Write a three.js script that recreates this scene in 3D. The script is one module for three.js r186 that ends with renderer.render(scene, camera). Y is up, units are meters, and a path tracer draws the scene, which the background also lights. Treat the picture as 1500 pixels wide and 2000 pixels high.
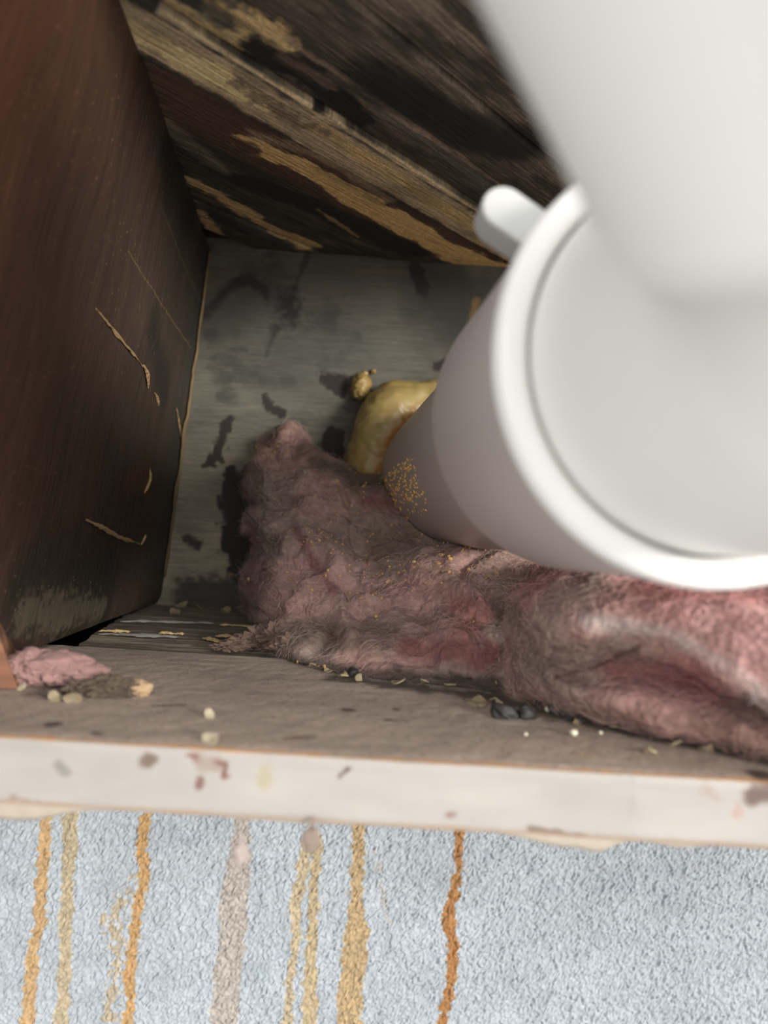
import * as THREE from 'three';
import { mergeGeometries } from 'three/addons/utils/BufferGeometryUtils.js';
import { RoundedBoxGeometry } from 'three/addons/geometries/RoundedBoxGeometry.js';

// ------------------------------------------------------------------ camera, sky, sun, exposure
const EYE = 0.0454, ROLL = THREE.MathUtils.degToRad(3.4);       // the lens sits 45 mm above the ledge
const camera = new THREE.PerspectiveCamera(2 * Math.atan(1000 / 1500) * 180 / Math.PI, 0.75, 0.005, 20);
camera.position.set(0, EYE, 0);
camera.rotation.set(0, 0, ROLL);
camera.focus = 0.242;
camera.userData.fStop = 9.6;

const scene = new THREE.Scene();
const renderer = new THREE.WebGLRenderer({ antialias: true });
renderer.shadowMap.enabled = true;
renderer.toneMapping = THREE.LinearToneMapping;
renderer.toneMappingExposure = 1.58;

function skyTexture() {                                            // thin bright overcast, brightest behind the camera
  const W = 256, H = 128, data = new Float32Array(W * H * 4);
  for (let j = 0; j < H; j++) for (let i = 0; i < W; i++) {
    const el = ((j + 0.5) / H - 0.5) * Math.PI, az = ((i + 0.5) / W - 0.5) * 2 * Math.PI;
    const x = Math.cos(el) * Math.cos(az), y = Math.sin(el), z = Math.cos(el) * Math.sin(az);
    let r, g, b;
    if (y < 0) { r = 0.52; g = 0.51; b = 0.50; }                   // pale sunlit paving all round
    else {
      const glow = Math.pow(Math.max(0, 0.30 * x + 0.42 * y + 0.86 * z), 1.5);
      const k = 0.9 + 1.5 * glow;
      r = 1.0 * k; g = 1.0 * k; b = 1.0 * k;
    }
    data.set([r, g, b, 1], (j * W + i) * 4);
  }
  const t = new THREE.DataTexture(data, W, H, THREE.RGBAFormat, THREE.FloatType);
  t.mapping = THREE.EquirectangularReflectionMapping; t.magFilter = t.minFilter = THREE.LinearFilter; t.needsUpdate = true;
  return t;
}
const sky = skyTexture();
scene.background = sky; scene.environment = sky;
const SKY = 1.0;
scene.backgroundIntensity = SKY; scene.environmentIntensity = SKY;

const sun = new THREE.DirectionalLight(0xfffaf2, 2.3);             // sun through thin cloud, low and to the right
sun.position.set(0.78, 0.2, 0.6); sun.target.position.set(0, 0.03, -0.2);
sun.castShadow = true; sun.shadow.radius = 26; sun.shadow.mapSize.set(2048, 2048);
Object.assign(sun.shadow.camera, { left: -0.6, right: 0.6, top: 0.6, bottom: -0.6, near: 0.05, far: 3 });
scene.add(sun, sun.target);

// ------------------------------------------------------------------ helpers
let seed = 12345;
const rnd = () => { seed = (seed * 1664525 + 1013904223) >>> 0; return seed / 4294967296; };
const rr = (a, b) => a + (b - a) * rnd();
const clamp = (x, a = 0, b = 1) => Math.min(b, Math.max(a, x));
const ss = (a, b, x) => { const t = clamp((x - a) / (b - a)); return t * t * (3 - 2 * t); };
const mix = (a, b, t) => a + (b - a) * t;
function hash(x, y, z) { let h = Math.imul(x, 374761393) ^ Math.imul(y, 668265263) ^ Math.imul(z, 1274126177); h = Math.imul(h ^ (h >>> 13), 1274126177); return ((h ^ (h >>> 16)) >>> 0) / 4294967296; }
function noise(x, y, z = 0) {                                      // value noise, -1..1
  const X = Math.floor(x), Y = Math.floor(y), Z = Math.floor(z); x -= X; y -= Y; z -= Z;
  const u = x * x * x * (x * (x * 6 - 15) + 10), v = y * y * y * (y * (y * 6 - 15) + 10), w = z * z * z * (z * (z * 6 - 15) + 10);
  const L = (a, b, t) => a + (b - a) * t, h = (i, j, k) => hash(X + i, Y + j, Z + k);
  return 2 * L(L(L(h(0, 0, 0), h(1, 0, 0), u), L(h(0, 1, 0), h(1, 1, 0), u), v), L(L(h(0, 0, 1), h(1, 0, 1), u), L(h(0, 1, 1), h(1, 1, 1), u), v), w) - 1;
}
function noise2(x, y, s = 0) {
  const X = Math.floor(x), Y = Math.floor(y); x -= X; y -= Y;
  const u = x * x * (3 - 2 * x), v = y * y * (3 - 2 * y);
  const a = hash(X, Y, s), b = hash(X + 1, Y, s), c = hash(X, Y + 1, s), d = hash(X + 1, Y + 1, s);
  return 2 * (a + (b - a) * u + (c - a) * v + (a - b - c + d) * u * v) - 1;
}
const fbm2 = (x, y, o = 4, s = 0) => { let r = 0, a = 0.5, n = 0; for (let i = 0; i < o; i++) { r += a * noise2(x, y, s + i * 17); n += a; a *= 0.5; x = x * 2.03 + 3.1; y = y * 2.03 + 1.7; } return r / n; };
const fbm = (x, y, z, o = 4) => { let r = 0, a = 0.5, n = 0; for (let i = 0; i < o; i++) { r += a * noise(x, y, z); n += a; a *= 0.5; x = x * 2.03 + 3.1; y = y * 2.03 + 1.7; z = z * 2.03 + 5.2; } return r / n; };
const lin = (c) => c.map((v) => { v /= 255; return v <= 0.04045 ? v / 12.92 : Math.pow((v + 0.055) / 1.055, 2.4); });
const V = (x, y, z) => new THREE.Vector3(x, y, z);

// measured sight lines: a pixel of the 1500 x 2000 picture at a distance, or on a level, as a point of the place
const cR = Math.cos(ROLL), sR = Math.sin(ROLL);
function ray(px, py) { const u = (px - 750) / 1500, v = (1000 - py) / 1500; return [u * cR - v * sR, u * sR + v * cR]; }
function at(px, py, d) { const [x, y] = ray(px, py); return V(x * d, y * d + EYE, -d); }
function onLevel(px, py, yw) { const [x, y] = ray(px, py), d = (yw - EYE) / y; return V(x * d, yw, -d); }

const used = new Set();
function numbered(n) { if (!used.has(n)) { used.add(n); return n; } for (let k = 1; ; k++) { const m = `${n}_${String(k).padStart(3, '0')}`; if (!used.has(m)) { used.add(m); return m; } } }
function mesh(name, g, m, parent = scene) {
  const o = new THREE.Mesh(g, m); o.name = parent === scene ? numbered(name) : name; o.castShadow = o.receiveShadow = true; parent.add(o);
  if (parent !== scene) { let k = 0; while (parent.children.some((c) => c !== o && c.name === o.name)) o.name = `${name}_${String(++k).padStart(3, '0')}`; }
  return o;
}
function group(name, p = [0, 0, 0]) { const g = new THREE.Group(); g.name = numbered(name); g.position.set(...p); scene.add(g); return g; }
function tag(o, label, category, grp, kind) { if (label) o.userData.label = label; if (category) o.userData.category = category; if (grp) o.userData.group = grp; if (kind) o.userData.kind = kind; return o; }
function under(parent, g) { const p = parent.getWorldPosition ? parent.position : V(0, 0, 0); g.translate(-p.x, -p.y, -p.z); return g; }

function tex(W, H, fn, srgb = true, rep = false) {
  const d = new Uint8Array(W * H * 4);
  for (let j = 0; j < H; j++) for (let i = 0; i < W; i++) {
    const c = fn((i + 0.5) / W, (j + 0.5) / H), k = (j * W + i) * 4;
    if (typeof c === 'number') d[k] = d[k + 1] = d[k + 2] = clamp(c, 0, 255);
    else { d[k] = clamp(c[0], 0, 255); d[k + 1] = clamp(c[1], 0, 255); d[k + 2] = clamp(c[2], 0, 255); }
    d[k + 3] = 255;
  }
  const t = new THREE.DataTexture(d, W, H); t.magFilter = THREE.LinearFilter; t.minFilter = THREE.LinearMipmapLinearFilter; t.generateMipmaps = true;
  if (srgb) t.colorSpace = THREE.SRGBColorSpace;
  if (rep) t.wrapS = t.wrapT = THREE.RepeatWrapping;
  t.needsUpdate = true; return t;
}
// stains: { p: [[x, y, r], ...] in millimetres of the plane, c: colour, k: strength, soft, rag, f }
function painter(list) {
  for (const s of list) { s.rag ??= 1.5; s.f ??= 0.35; s.soft ??= 1; s.k ??= 1; const R = Math.max(...s.p.map((q) => q[2])) + s.rag * 1.6 + s.soft; s.box = [Math.min(...s.p.map((q) => q[0])) - R, Math.max(...s.p.map((q) => q[0])) + R, Math.min(...s.p.map((q) => q[1])) - R, Math.max(...s.p.map((q) => q[1])) + R]; }
  return (x, y, col) => {
    for (let n = 0; n < list.length; n++) {
      const s = list[n], b = s.box; if (x < b[0] || x > b[1] || y < b[2] || y > b[3]) continue;
      const fx = s.fx ?? s.f, fy = s.fy ?? s.f;
      const w = fbm2(x * fx + n * 7, y * fy, 4, n) * s.rag;
      let dm = 1e9;
      if (s.p.length === 1) dm = Math.hypot(x - s.p[0][0], y - s.p[0][1]) - s.p[0][2];
      for (let i = 0; i + 1 < s.p.length; i++) {
        const [x0, y0, r0] = s.p[i], [x1, y1, r1] = s.p[i + 1], ex = x1 - x0, ey = y1 - y0;
        const t = clamp(((x - x0) * ex + (y - y0) * ey) / (ex * ex + ey * ey + 1e-9));
        dm = Math.min(dm, Math.hypot(x - x0 - ex * t, y - y0 - ey * t) - mix(r0, r1, t));
      }
      const m = s.k * (1 - ss(-s.soft, s.soft, dm + w));
      if (m > 0) for (let c = 0; c < 3; c++) col[c] = mix(col[c], s.c[c], m);
    }
    return col;
  };
}
function grid(nu, nv, fn, colorFn, uvFn) {                        // fn(u, v) -> Vector3
  const pos = new Float32Array((nu + 1) * (nv + 1) * 3), uv = new Float32Array((nu + 1) * (nv + 1) * 2), col = colorFn && new Float32Array((nu + 1) * (nv + 1) * 3), idx = [];
  for (let j = 0; j <= nv; j++) for (let i = 0; i <= nu; i++) {
    const k = j * (nu + 1) + i, p = fn(i / nu, j / nv);
    pos.set([p.x, p.y, p.z], k * 3);
    const t = uvFn ? uvFn(i / nu, j / nv, p) : [i / nu, j / nv]; uv.set(t, k * 2);
    if (col) col.set(colorFn(i / nu, j / nv, p), k * 3);
    if (i < nu && j < nv) idx.push(k, k + 1, k + nu + 2, k, k + nu + 2, k + nu + 1);
  }
  const g = new THREE.BufferGeometry();
  g.setAttribute('position', new THREE.BufferAttribute(pos, 3)); g.setAttribute('uv', new THREE.BufferAttribute(uv, 2));
  if (col) g.setAttribute('color', new THREE.BufferAttribute(col, 3));
  g.setIndex(idx); g.computeVertexNormals(); return g;
}
function box(x0, x1, y0, y1, z0, z1) { const g = new THREE.BoxGeometry(x1 - x0, y1 - y0, z1 - z0); g.translate((x0 + x1) / 2, (y0 + y1) / 2, (z0 + z1) / 2); return g; }
function sweep(pts, radii, seg = 64, cap = true) {                 // round body along a path with its own radius at every station
  const pos = [], uv = [], idx = []; let up = V(0.31, 0.2, 0.93);
  const n = pts.length;
  for (let i = 0; i < n; i++) {
    const t = V(0, 0, 0); for (let w = 1; w < n && t.lengthSq() < 1e-12; w++) t.subVectors(pts[Math.min(n - 1, i + w)], pts[Math.max(0, i - w)]); t.normalize();
    const a = V(0, 0, 0).crossVectors(up, t); if (a.length() < 1e-6) a.set(1, 0, 0); a.normalize(); const b = V(0, 0, 0).crossVectors(t, a); up = V(0, 0, 0).crossVectors(a, b).lengthSq() ? up : up;
    if (i === 0) { up = b.clone(); }
    const a2 = V(0, 0, 0).crossVectors(up, t).normalize(), b2 = V(0, 0, 0).crossVectors(t, a2); up = b2.clone();
    for (let k = 0; k <= seg; k++) { const w = k / seg * 2 * Math.PI, p = pts[i].clone().addScaledVector(a2, Math.cos(w) * radii[i]).addScaledVector(b2, Math.sin(w) * radii[i]); pos.push(p.x, p.y, p.z); uv.push(k / seg, i / (n - 1)); }
  }
  for (let i = 0; i < n - 1; i++) for (let k = 0; k < seg; k++) { const a = i * (seg + 1) + k, b = a + seg + 1; idx.push(a, a + 1, b + 1, a, b + 1, b); }
  const g = new THREE.BufferGeometry();
  g.setAttribute('position', new THREE.Float32BufferAttribute(pos, 3)); g.setAttribute('uv', new THREE.Float32BufferAttribute(uv, 2)); g.setIndex(idx); g.computeVertexNormals();
  return g;
}
const std = (o) => new THREE.MeshStandardMaterial({ roughness: 0.8, metalness: 0, ...o });

// ------------------------------------------------------------------ measures of the place
const BACK = -0.334, CEIL = 0.1555, LEDGE_Z = -0.142, SHEET_BACK = -0.229, STUCCO = -0.27, SHEET_T = 0.0127;
const X0 = -0.22, X1 = 0.34;

// ------------------------------------------------------------------ back board
const bx = (px, py) => { const p = at(px, py, -BACK); return [p.x * 1000, p.y * 1000]; };
const bp = (...l) => l.map(([px, py, r]) => [...bx(px, py), r * 0.2227]);
const BROWN = [38, 28, 24], BLK = [26, 27, 24], TAN = [118, 100, 72];
const backPaint = painter([
  { p: bp([410, 560, 50], [650, 545, 40], [900, 560, 35]), c: [92, 86, 74], k: 0.45, soft: 8, rag: 6, f: 0.15 },
  { p: bp([400, 615, 10], [450, 560, 9], [490, 545, 10], [520, 575, 8]), c: [32, 28, 24], k: 0.85, soft: 1.6 },
  { p: bp([410, 555, 18], [450, 520, 10]), c: TAN, k: 0.35, soft: 3 },
  { p: bp([690, 535, 6], [760, 530, 5], [880, 540, 4]), c: [120, 100, 70], k: 0.45, soft: 1.2, rag: 1 },
  { p: bp([560, 590, 22], [570, 625, 12]), c: BLK, k: 0.8, soft: 4, rag: 5, f: 0.5 },
  { p: bp([540, 640, 9], [520, 690, 3]), c: BLK, k: 0.7, soft: 1.5 },
  { p: bp([600, 500, 4], [560, 600, 3]), c: BLK, k: 0.4, soft: 1 },
  { p: bp([430, 600, 60], [520, 560, 40]), c: [40, 40, 36], k: 0.45, soft: 9, rag: 6, f: 0.2 },
  { p: bp([560, 690, 70], [700, 690, 50]), c: [92, 92, 88], k: 0.35, soft: 14, rag: 8, f: 0.12 },
  { p: bp([810, 520, 12], [825, 560, 14], [832, 582, 4]), c: BLK, k: 0.95, soft: 1, rag: 1.2 },
  { p: bp([850, 560, 60], [940, 620, 60]), c: [40, 40, 37], k: 0.6, soft: 10, rag: 6, f: 0.15 },
  { p: bp([880, 640, 70]), c: [44, 42, 38], k: 0.5, soft: 14, rag: 6, f: 0.15 },
  { p: bp([630, 738, 10], [660, 750, 20], [668, 770, 4]), c: BROWN, k: 0.95, soft: 0.8, rag: 2 },
  { p: bp([515, 778, 8], [522, 790, 9], [550, 806, 8]), c: BROWN, k: 0.9, soft: 0.8, rag: 2 },
  { p: bp([448, 820, 8], [432, 858, 11], [425, 890, 13], [405, 905, 8]), c: BROWN, k: 0.9, soft: 0.9, rag: 2.2 },
  { p: bp([552, 848, 16], [545, 870, 20]), c: BROWN, k: 0.95, soft: 0.8, rag: 2.2 },
  { p: bp([652, 855, 20], [650, 880, 22], [645, 895, 14]), c: BROWN, k: 0.95, soft: 0.8, rag: 2 },
  { p: bp([855, 715, 8], [870, 708, 8]), c: BROWN, k: 0.9, soft: 0.8 },
  { p: bp([470, 950, 40], [470, 1060, 40], [480, 1110, 30]), c: [28, 22, 21], k: 0.95, soft: 2, rag: 5, f: 0.25 },
  { p: bp([365, 1050, 8], [385, 1065, 9]), c: BROWN, k: 0.8, soft: 1 },
  { p: bp([380, 1165, 40], [450, 1165, 40]), c: [34, 28, 25], k: 0.7, soft: 3, rag: 4 },
  { p: bp([430, 905, 5], [520, 880, 3]), c: TAN, k: 0.3, soft: 2 },
  { p: bp([450, 1122, 3], [480, 1124, 2]), c: [150, 125, 85], k: 0.6, soft: 0.7 },
  { p: bp([930, 590, 8], [925, 625, 6]), c: [140, 105, 55], k: 0.7, soft: 1.5, rag: 2 },
]);
const backMap = tex(1536, 1024, (u, v) => {
  const x = mix(-110, 130, u), y = mix(-4, 160, v);
  const grain = fbm2(x * 0.10, y * 1.5, 4, 3), fine = noise2(x * 0.5, y * 6, 9), cloud = fbm2(x * 0.035, y * 0.05, 4, 21);
  const low = 1 - ss(20, 100, y);                                  // bare, greyer ply near the ledge
  let k = 1 + 0.16 * grain + 0.07 * fine + 0.24 * cloud;
  const base = [mix(96, 132, low) * k, mix(93, 122, low) * k, mix(82, 104, low) * k];
  const mould = ss(0.12, 0.55, fbm2(x * 0.07 + 9, y * 0.11, 5, 41));
  for (let c = 0; c < 3; c++) base[c] = mix(base[c], [34, 35, 32][c], 0.42 * mould);
  return backPaint(x, y, base);
});
const backBump = tex(768, 512, (u, v) => { const x = mix(-110, 130, u), y = mix(-4, 160, v); return 128 + 60 * fbm2(x * 0.12, y * 2, 4, 3) + 40 * noise2(x * 0.8, y * 5, 6); }, false);
const backMat = std({ map: backMap, bumpMap: backBump, bumpScale: 0.0004, roughness: 0.75 });
const back = group('wall_back'); tag(back, 'grey mould-stained plywood closing the back of the eave cavity', null, null, 'structure');
{
  const w = box(X0, X1, -0.02, 0.185, BACK - 0.02, BACK - 0.0004); mesh('board_core', w, std({ color: 0x3a3732 }), back);
  mesh('plywood_face', grid(120, 84, (u, v) => { const x = mix(-0.110, 0.130, u), y = mix(-0.004, 0.160, v); return V(x, y, BACK + 0.0004 * fbm2(x * 40, y * 40, 3, 5)); }), backMat, back);
}

// ------------------------------------------------------------------ roof planks (the cavity's ceiling), laid diagonally
const AX = V(0.834, 0, -1).normalize(), BX = V(1, 0, 0.834).normalize();
const ab = (p) => [(p.x * AX.x + p.z * AX.z) * 1000, (p.x * BX.x + p.z * BX.z) * 1000];
const cp = (...l) => l.map(([px, py, r]) => [...ab(onLevel(px, py, CEIL)), r]);
const PALE = [176, 150, 104], PALE2 = [140, 124, 94], DK = [36, 32, 27], DBR = [88, 64, 50];
const ceilPaint = painter([
  // pale lath: raw at its start, greyed further along
  { p: [[60, -163, 7.5], [300, -164, 8.5]], c: [196, 173, 139], k: 0.95, soft: 1.2, rag: 1.6, f: 0.2 },
  { p: cp([250, 40, 3], [330, 90, 3.5], [430, 140, 4.5], [520, 200, 2]), c: [250, 221, 163], k: 0.85, soft: 1.5, rag: 4, f: 0.3 },
  { p: cp([620, 235, 2.5], [760, 330, 3], [960, 450, 3]), c: [223, 189, 127], k: 0.7, soft: 2, rag: 3, fx: 0.08, fy: 0.3 },
  { p: [[96, -153.8, 0.9], [150, -154, 1.0], [260, -154, 0.6]], c: [234, 207, 163], k: 0.8, soft: 0.6, rag: 0.9, fx: 0.06, fy: 0.2 },
  { p: cp([470, 150, 2], [560, 215, 2.5], [640, 250, 1.5]), c: [98, 84, 70], k: 0.6, soft: 2, rag: 4, f: 0.4 },
  // brown plank with the long tan streak
  { p: [[90, -186, 12], [300, -186, 12]], c: DBR, k: 0.85, soft: 3, rag: 4, fx: 0.05, fy: 0.3 },
  { p: cp([465, 262, 2], [540, 300, 4], [640, 350, 6], [760, 420, 7], [880, 490, 8], [960, 520, 8]), c: [234, 196, 132], k: 0.9, soft: 1.2, rag: 4.5, fx: 0.12, fy: 0.35 },
  { p: cp([500, 260, 2], [620, 300, 3], [760, 385, 3]), c: [191, 168, 134], k: 0.6, soft: 2, rag: 3, fx: 0.1, fy: 0.3 },
  { p: cp([430, 330, 3], [560, 380, 6], [700, 440, 7], [810, 490, 6]), c: [34, 32, 28], k: 0.95, soft: 2, rag: 4, fx: 0.1, fy: 0.3 },
  { p: cp([620, 405, 1], [670, 440, 1.5], [700, 460, 1]), c: [216, 182, 122], k: 0.6, soft: 0.8, rag: 2, fx: 0.15, fy: 0.4 },
  { p: cp([320, 235, 3], [400, 300, 4], [440, 330, 2]), c: [148, 134, 113], k: 0.6, soft: 2, rag: 3, fx: 0.1, fy: 0.4 },
  // lower laths
  { p: cp([345, 345, 2.5], [430, 385, 3], [520, 440, 4], [600, 480, 5]), c: [221, 186, 130], k: 0.85, soft: 1.5, rag: 4, fx: 0.12, fy: 0.3 },
  { p: cp([420, 420, 3], [480, 450, 3.5]), c: [50, 40, 33], k: 0.9, soft: 1.2, rag: 2 },
  { p: cp([480, 440, 3], [560, 485, 3.5]), c: [72, 74, 72], k: 0.7, soft: 2, rag: 2 },
  { p: cp([390, 415, 3], [430, 470, 3]), c: [223, 186, 132], k: 0.75, soft: 1.5, rag: 2 },
  // planks above the pale lath
  { p: cp([330, 5, 2], [430, 60, 3], [530, 115, 2]), c: [232, 202, 148], k: 0.8, soft: 1.2, rag: 3, fx: 0.15, fy: 0.3 },
  { p: cp([430, 20, 4], [520, 60, 5], [555, 82, 3]), c: [246, 212, 148], k: 0.8, soft: 1.5, rag: 4, fx: 0.25, fy: 0.3 },
  { p: cp([380, 0, 3], [440, 40, 3]), c: [66, 66, 62], k: 0.7, soft: 2, rag: 3 },
  { p: cp([500, 95, 3], [600, 150, 5], [700, 230, 4]), c: [28, 26, 23], k: 0.95, soft: 1.2, rag: 4, fx: 0.15, fy: 0.3 },
  { p: cp([550, 110, 1.5], [640, 170, 2]), c: [143, 118, 101], k: 0.6, soft: 1, rag: 2, fx: 0.12, fy: 0.5 },
  { p: cp([760, 225, 3], [870, 300, 3.5], [960, 370, 3]), c: [125, 116, 108], k: 0.45, soft: 2, rag: 3, fx: 0.1, fy: 0.4 },
  { p: cp([560, 80, 1.2], [700, 170, 1.6], [860, 280, 1.4], [980, 365, 1]), c: [166, 141, 120], k: 0.7, soft: 1, rag: 2, fx: 0.1, fy: 0.5 },
  { p: cp([720, 150, 6], [850, 220, 9], [1000, 290, 9]), c: [28, 26, 24], k: 0.85, soft: 4, rag: 6, fx: 0.06, fy: 0.15 },
]);
const ceilMap = tex(2048, 1280, (u, v) => {
  const a = mix(40, 420, u), b = mix(-275, -35, v);
  const grain = fbm2(a * 0.045, b * 1.1, 4, 3), fine = noise2(a * 0.18, b * 4.5, 8), cloud = fbm2(a * 0.03, b * 0.07, 4, 11);
  let k = 1 + 0.25 * grain + 0.14 * fine + 0.25 * cloud;
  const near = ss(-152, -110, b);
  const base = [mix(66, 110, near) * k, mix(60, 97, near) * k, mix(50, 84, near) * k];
  const mould = ss(0.05, 0.5, fbm2(a * 0.05 + 4, b * 0.16, 5, 33)), worn = ss(0.15, 0.6, fbm2(a * 0.035 - 7, b * 0.2, 5, 77));
  for (let c = 0; c < 3; c++) { base[c] = mix(base[c], [128, 114, 92][c], 0.5 * worn); }
  for (let c = 0; c < 3; c++) base[c] = mix(base[c], [32, 30, 28][c], 0.4 * mould);
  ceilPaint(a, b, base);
  for (let c = 0; c < 3; c++) { base[c] = mix(base[c], [40, 37, 33][c], 0.22 * mould); base[c] *= 1.04 + 0.10 * fine + 0.10 * noise2(a * 1.2, b * 2.5, 5) + 0.12 * noise2(a * 2.6, b * 4, 55); }
  return base;
});
const ceilBump = tex(1024, 640, (u, v) => { const a = mix(40, 420, u), b = mix(-275, -35, v); return 128 + 70 * fbm2(a * 0.06, b * 1.4, 4, 3) + 45 * noise2(a * 0.25, b * 4, 8); }, false);
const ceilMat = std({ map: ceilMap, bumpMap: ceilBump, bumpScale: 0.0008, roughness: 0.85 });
const ceiling = group('ceiling'); tag(ceiling, 'diagonal dark roof planks with pale bare streaks', null, null, 'structure');
const edges = [-262, -250.5, -239.5, -220.5, -173.5, -152.8, -137.6, -117, -84, -50];
const low = [0.0006, 0, 0.0004, -0.0006, -0.0016, 0.0002, -0.0004, 0.0006, 0];    // how far each plank hangs
for (let i = 0; i + 1 < edges.length; i++) {
  const b0 = edges[i] + 0.25, b1 = edges[i + 1] - 0.25, rag = i === 4 ? 0.9 : 0.3;
  const under_ = (a, w) => {
    let b = mix(b0, b1, w);
    if (w === 0) b += rag * fbm2(a * 0.25, i * 9, 3, 2) ; if (w === 1) b += 0.25 * fbm2(a * 0.2, i * 5, 3, 3);
    const round = (w === 0 || w === 1) ? 0.0009 : 0;
    return [b, CEIL + low[i] + round + 0.0003 * fbm2(a * 0.03, b * 0.2, 3, i)];
  };
  // clip each plank's run to the cavity: from the left rafter to the back board
  const ends = (b) => { // AX,BX orthonormal: z = a*AX.z + b*BX.z
    const aBack = (BACK * 1000 - b * BX.z) / AX.z + 3, aLeft = (-150 - b * BX.x) / AX.x, aFront = (-125 - b * BX.z) / AX.z;
    return [Math.max(aLeft, aFront), Math.min(aBack, (320 - b * BX.x) / AX.x)];
  };
  const [s, e] = ends((b0 + b1) / 2); if (e - s < 12) continue;
  const ws = [0, 0.04, 0.3, 0.7, 0.96, 1], na = Math.max(8, Math.round((e - s) / 1.2));
  const pos = [], uv = [], idx = [];
  for (let k = 0; k <= na; k++) {
    const ring = [...ws.map((w) => [w, 0]), [1, 1], [0, 1], [0, 0]];
    ring.forEach(([w, top]) => {
      const bm = mix(b0, b1, w), [ea, eb] = ends(bm), a = mix(Math.min(ea, eb), eb, k / na);
      let [b, y] = under_(a, w); if (top) y = CEIL + 0.019;
      pos.push((a * AX.x + b * BX.x) / 1000, y, (a * AX.z + b * BX.z) / 1000); uv.push((a - 40) / 380, (b + 275) / 240);
    });
  }
  const m = 9; for (let k = 0; k < na; k++) for (let q = 0; q < m - 1; q++) { const A = k * m + q, B = A + m; idx.push(A, A + 1, B + 1, A, B + 1, B); }
  const g = new THREE.BufferGeometry(); g.setAttribute('position', new THREE.Float32BufferAttribute(pos, 3)); g.setAttribute('uv', new THREE.Float32BufferAttribute(uv, 2)); g.setIndex(idx);
  const g2 = g.toNonIndexed(); g2.computeVertexNormals(); const flat = g; flat.computeVertexNormals();
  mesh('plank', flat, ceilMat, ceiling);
}
mesh('roof_felt', box(X0, X1, CEIL + 0.0195, CEIL + 0.03, BACK - 0.02, -0.118), std({ color: 0x1c1a18 }), ceiling);

// ------------------------------------------------------------------ left rafter
const rafTop = (d) => -0.0823 + 0.1097 * (0.334 - d), rafBot = (d) => -0.0945 - 0.00 * d;
const rafY0 = (d) => 0.0006 + 0.0006 * ss(0.315, 0.28, d) + 0.03 * Math.max(0, 0.2 - d);
const rafX = (d, t) => mix(rafBot(d), rafTop(d), t);
const rp = (...l) => l.map(([px, py, r]) => { let d = 0.28; for (let k = 0; k < 30; k++) { const [x, y] = ray(px, py), t = clamp((y * d + EYE) / CEIL); const f = rafX(d, t) / x; d = mix(d, clamp(f, 0.1, 0.334), 0.5); } const p = at(px, py, d); return [-p.z * 1000, p.y * 1000, r]; });
const rafPaint = painter([
  { p: rp([395, 520, 6], [380, 640, 7], [350, 800, 8], [330, 1000, 9], [310, 1090, 10]), c: [44, 46, 42], k: 0.75, soft: 8, rag: 6, f: 0.12 },
  { p: rp([330, 300, 10], [370, 420, 12]), c: [26, 24, 20], k: 0.7, soft: 10, rag: 5, f: 0.1 },
  { p: rp([300, 640, 6], [320, 760, 6]), c: [28, 26, 23], k: 0.7, soft: 6, rag: 5, f: 0.15 },
  { p: rp([60, 1150, 14], [200, 1150, 14]), c: [30, 26, 21], k: 0.8, soft: 8, rag: 4, f: 0.15 },
  { p: rp([50, 1200, 5], [130, 1195, 6], [200, 1190, 4]), c: [112, 104, 82], k: 0.5, soft: 3, rag: 6, f: 0.5 },
  { p: rp([250, 940, 4], [285, 930, 5], [290, 970, 3]), c: [84, 54, 34], k: 0.6, soft: 2, rag: 2 },
  { p: rp([250, 490, 0.25], [300, 570, 0.25], [372, 680, 0.3]), c: [112, 92, 62], k: 0.8, soft: 0.25, rag: 0.4, f: 1 },
  { p: rp([315, 405, 0.2], [340, 470, 0.2], [392, 590, 0.2]), c: [104, 96, 76], k: 0.7, soft: 0.25, rag: 0.4, f: 1 },
  { p: rp([232, 600, 0.2], [225, 680, 0.3]), c: [98, 78, 50], k: 0.6, soft: 0.25, rag: 0.5, f: 1 },
]);
const rafMap = tex(1024, 1024, (u, v) => {
  const d = mix(90, 340, u), y = mix(0, 160, v);
  const wx = d + 10 * fbm2(d * 0.012, y * 0.016, 2, 4) + 4 * fbm2(d * 0.03, y * 0.02, 2, 14);
  const rings = 0.5 + 0.5 * Math.sin(wx * 0.55 + 2 * fbm2(d * 0.02, y * 0.03, 2, 8)), streak = fbm2(wx * 0.9, y * 0.05, 4, 6), fine = noise2(wx * 3.5, y * 0.25, 12), cloud = fbm2(d * 0.02, y * 0.025, 3, 15);
  const k = 1 + 0.07 * rings - 0.035 + 0.15 * streak + 0.08 * fine + 0.26 * cloud;
  const red = 1 - ss(150, 265, d), rust = 1 - ss(120, 185, d + 14 * fbm2(d * 0.02, y * 0.02, 2, 31));
  const b = [mix(56, 64, red) * k, mix(45, 43, red) * k, mix(36, 31, red) * k];
  b[0] = mix(b[0], 100 * k, 0.6 * rust); b[1] = mix(b[1], 58 * k, 0.6 * rust); b[2] = mix(b[2], 36 * k, 0.6 * rust);
  rafPaint(d, y, b);
  const spk = hash(Math.floor(d * 2.6), Math.floor(y * 2.6), 91);
  if (spk > 0.9955) for (let c = 0; c < 3; c++) b[c] = mix(b[c], [160, 132, 92][c], 0.7);
  return b;
});
const rafBump = tex(512, 512, (u, v) => { const d = mix(90, 340, u), y = mix(0, 160, v); return 128 + 60 * fbm2(d * 0.9, y * 0.06, 4, 6) + 40 * noise2(d * 2.5, y * 0.3, 12); }, false);
const rafMat = std({ map: rafMap, bumpMap: rafBump, bumpScale: 0.0004, roughness: 0.62 });
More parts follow.
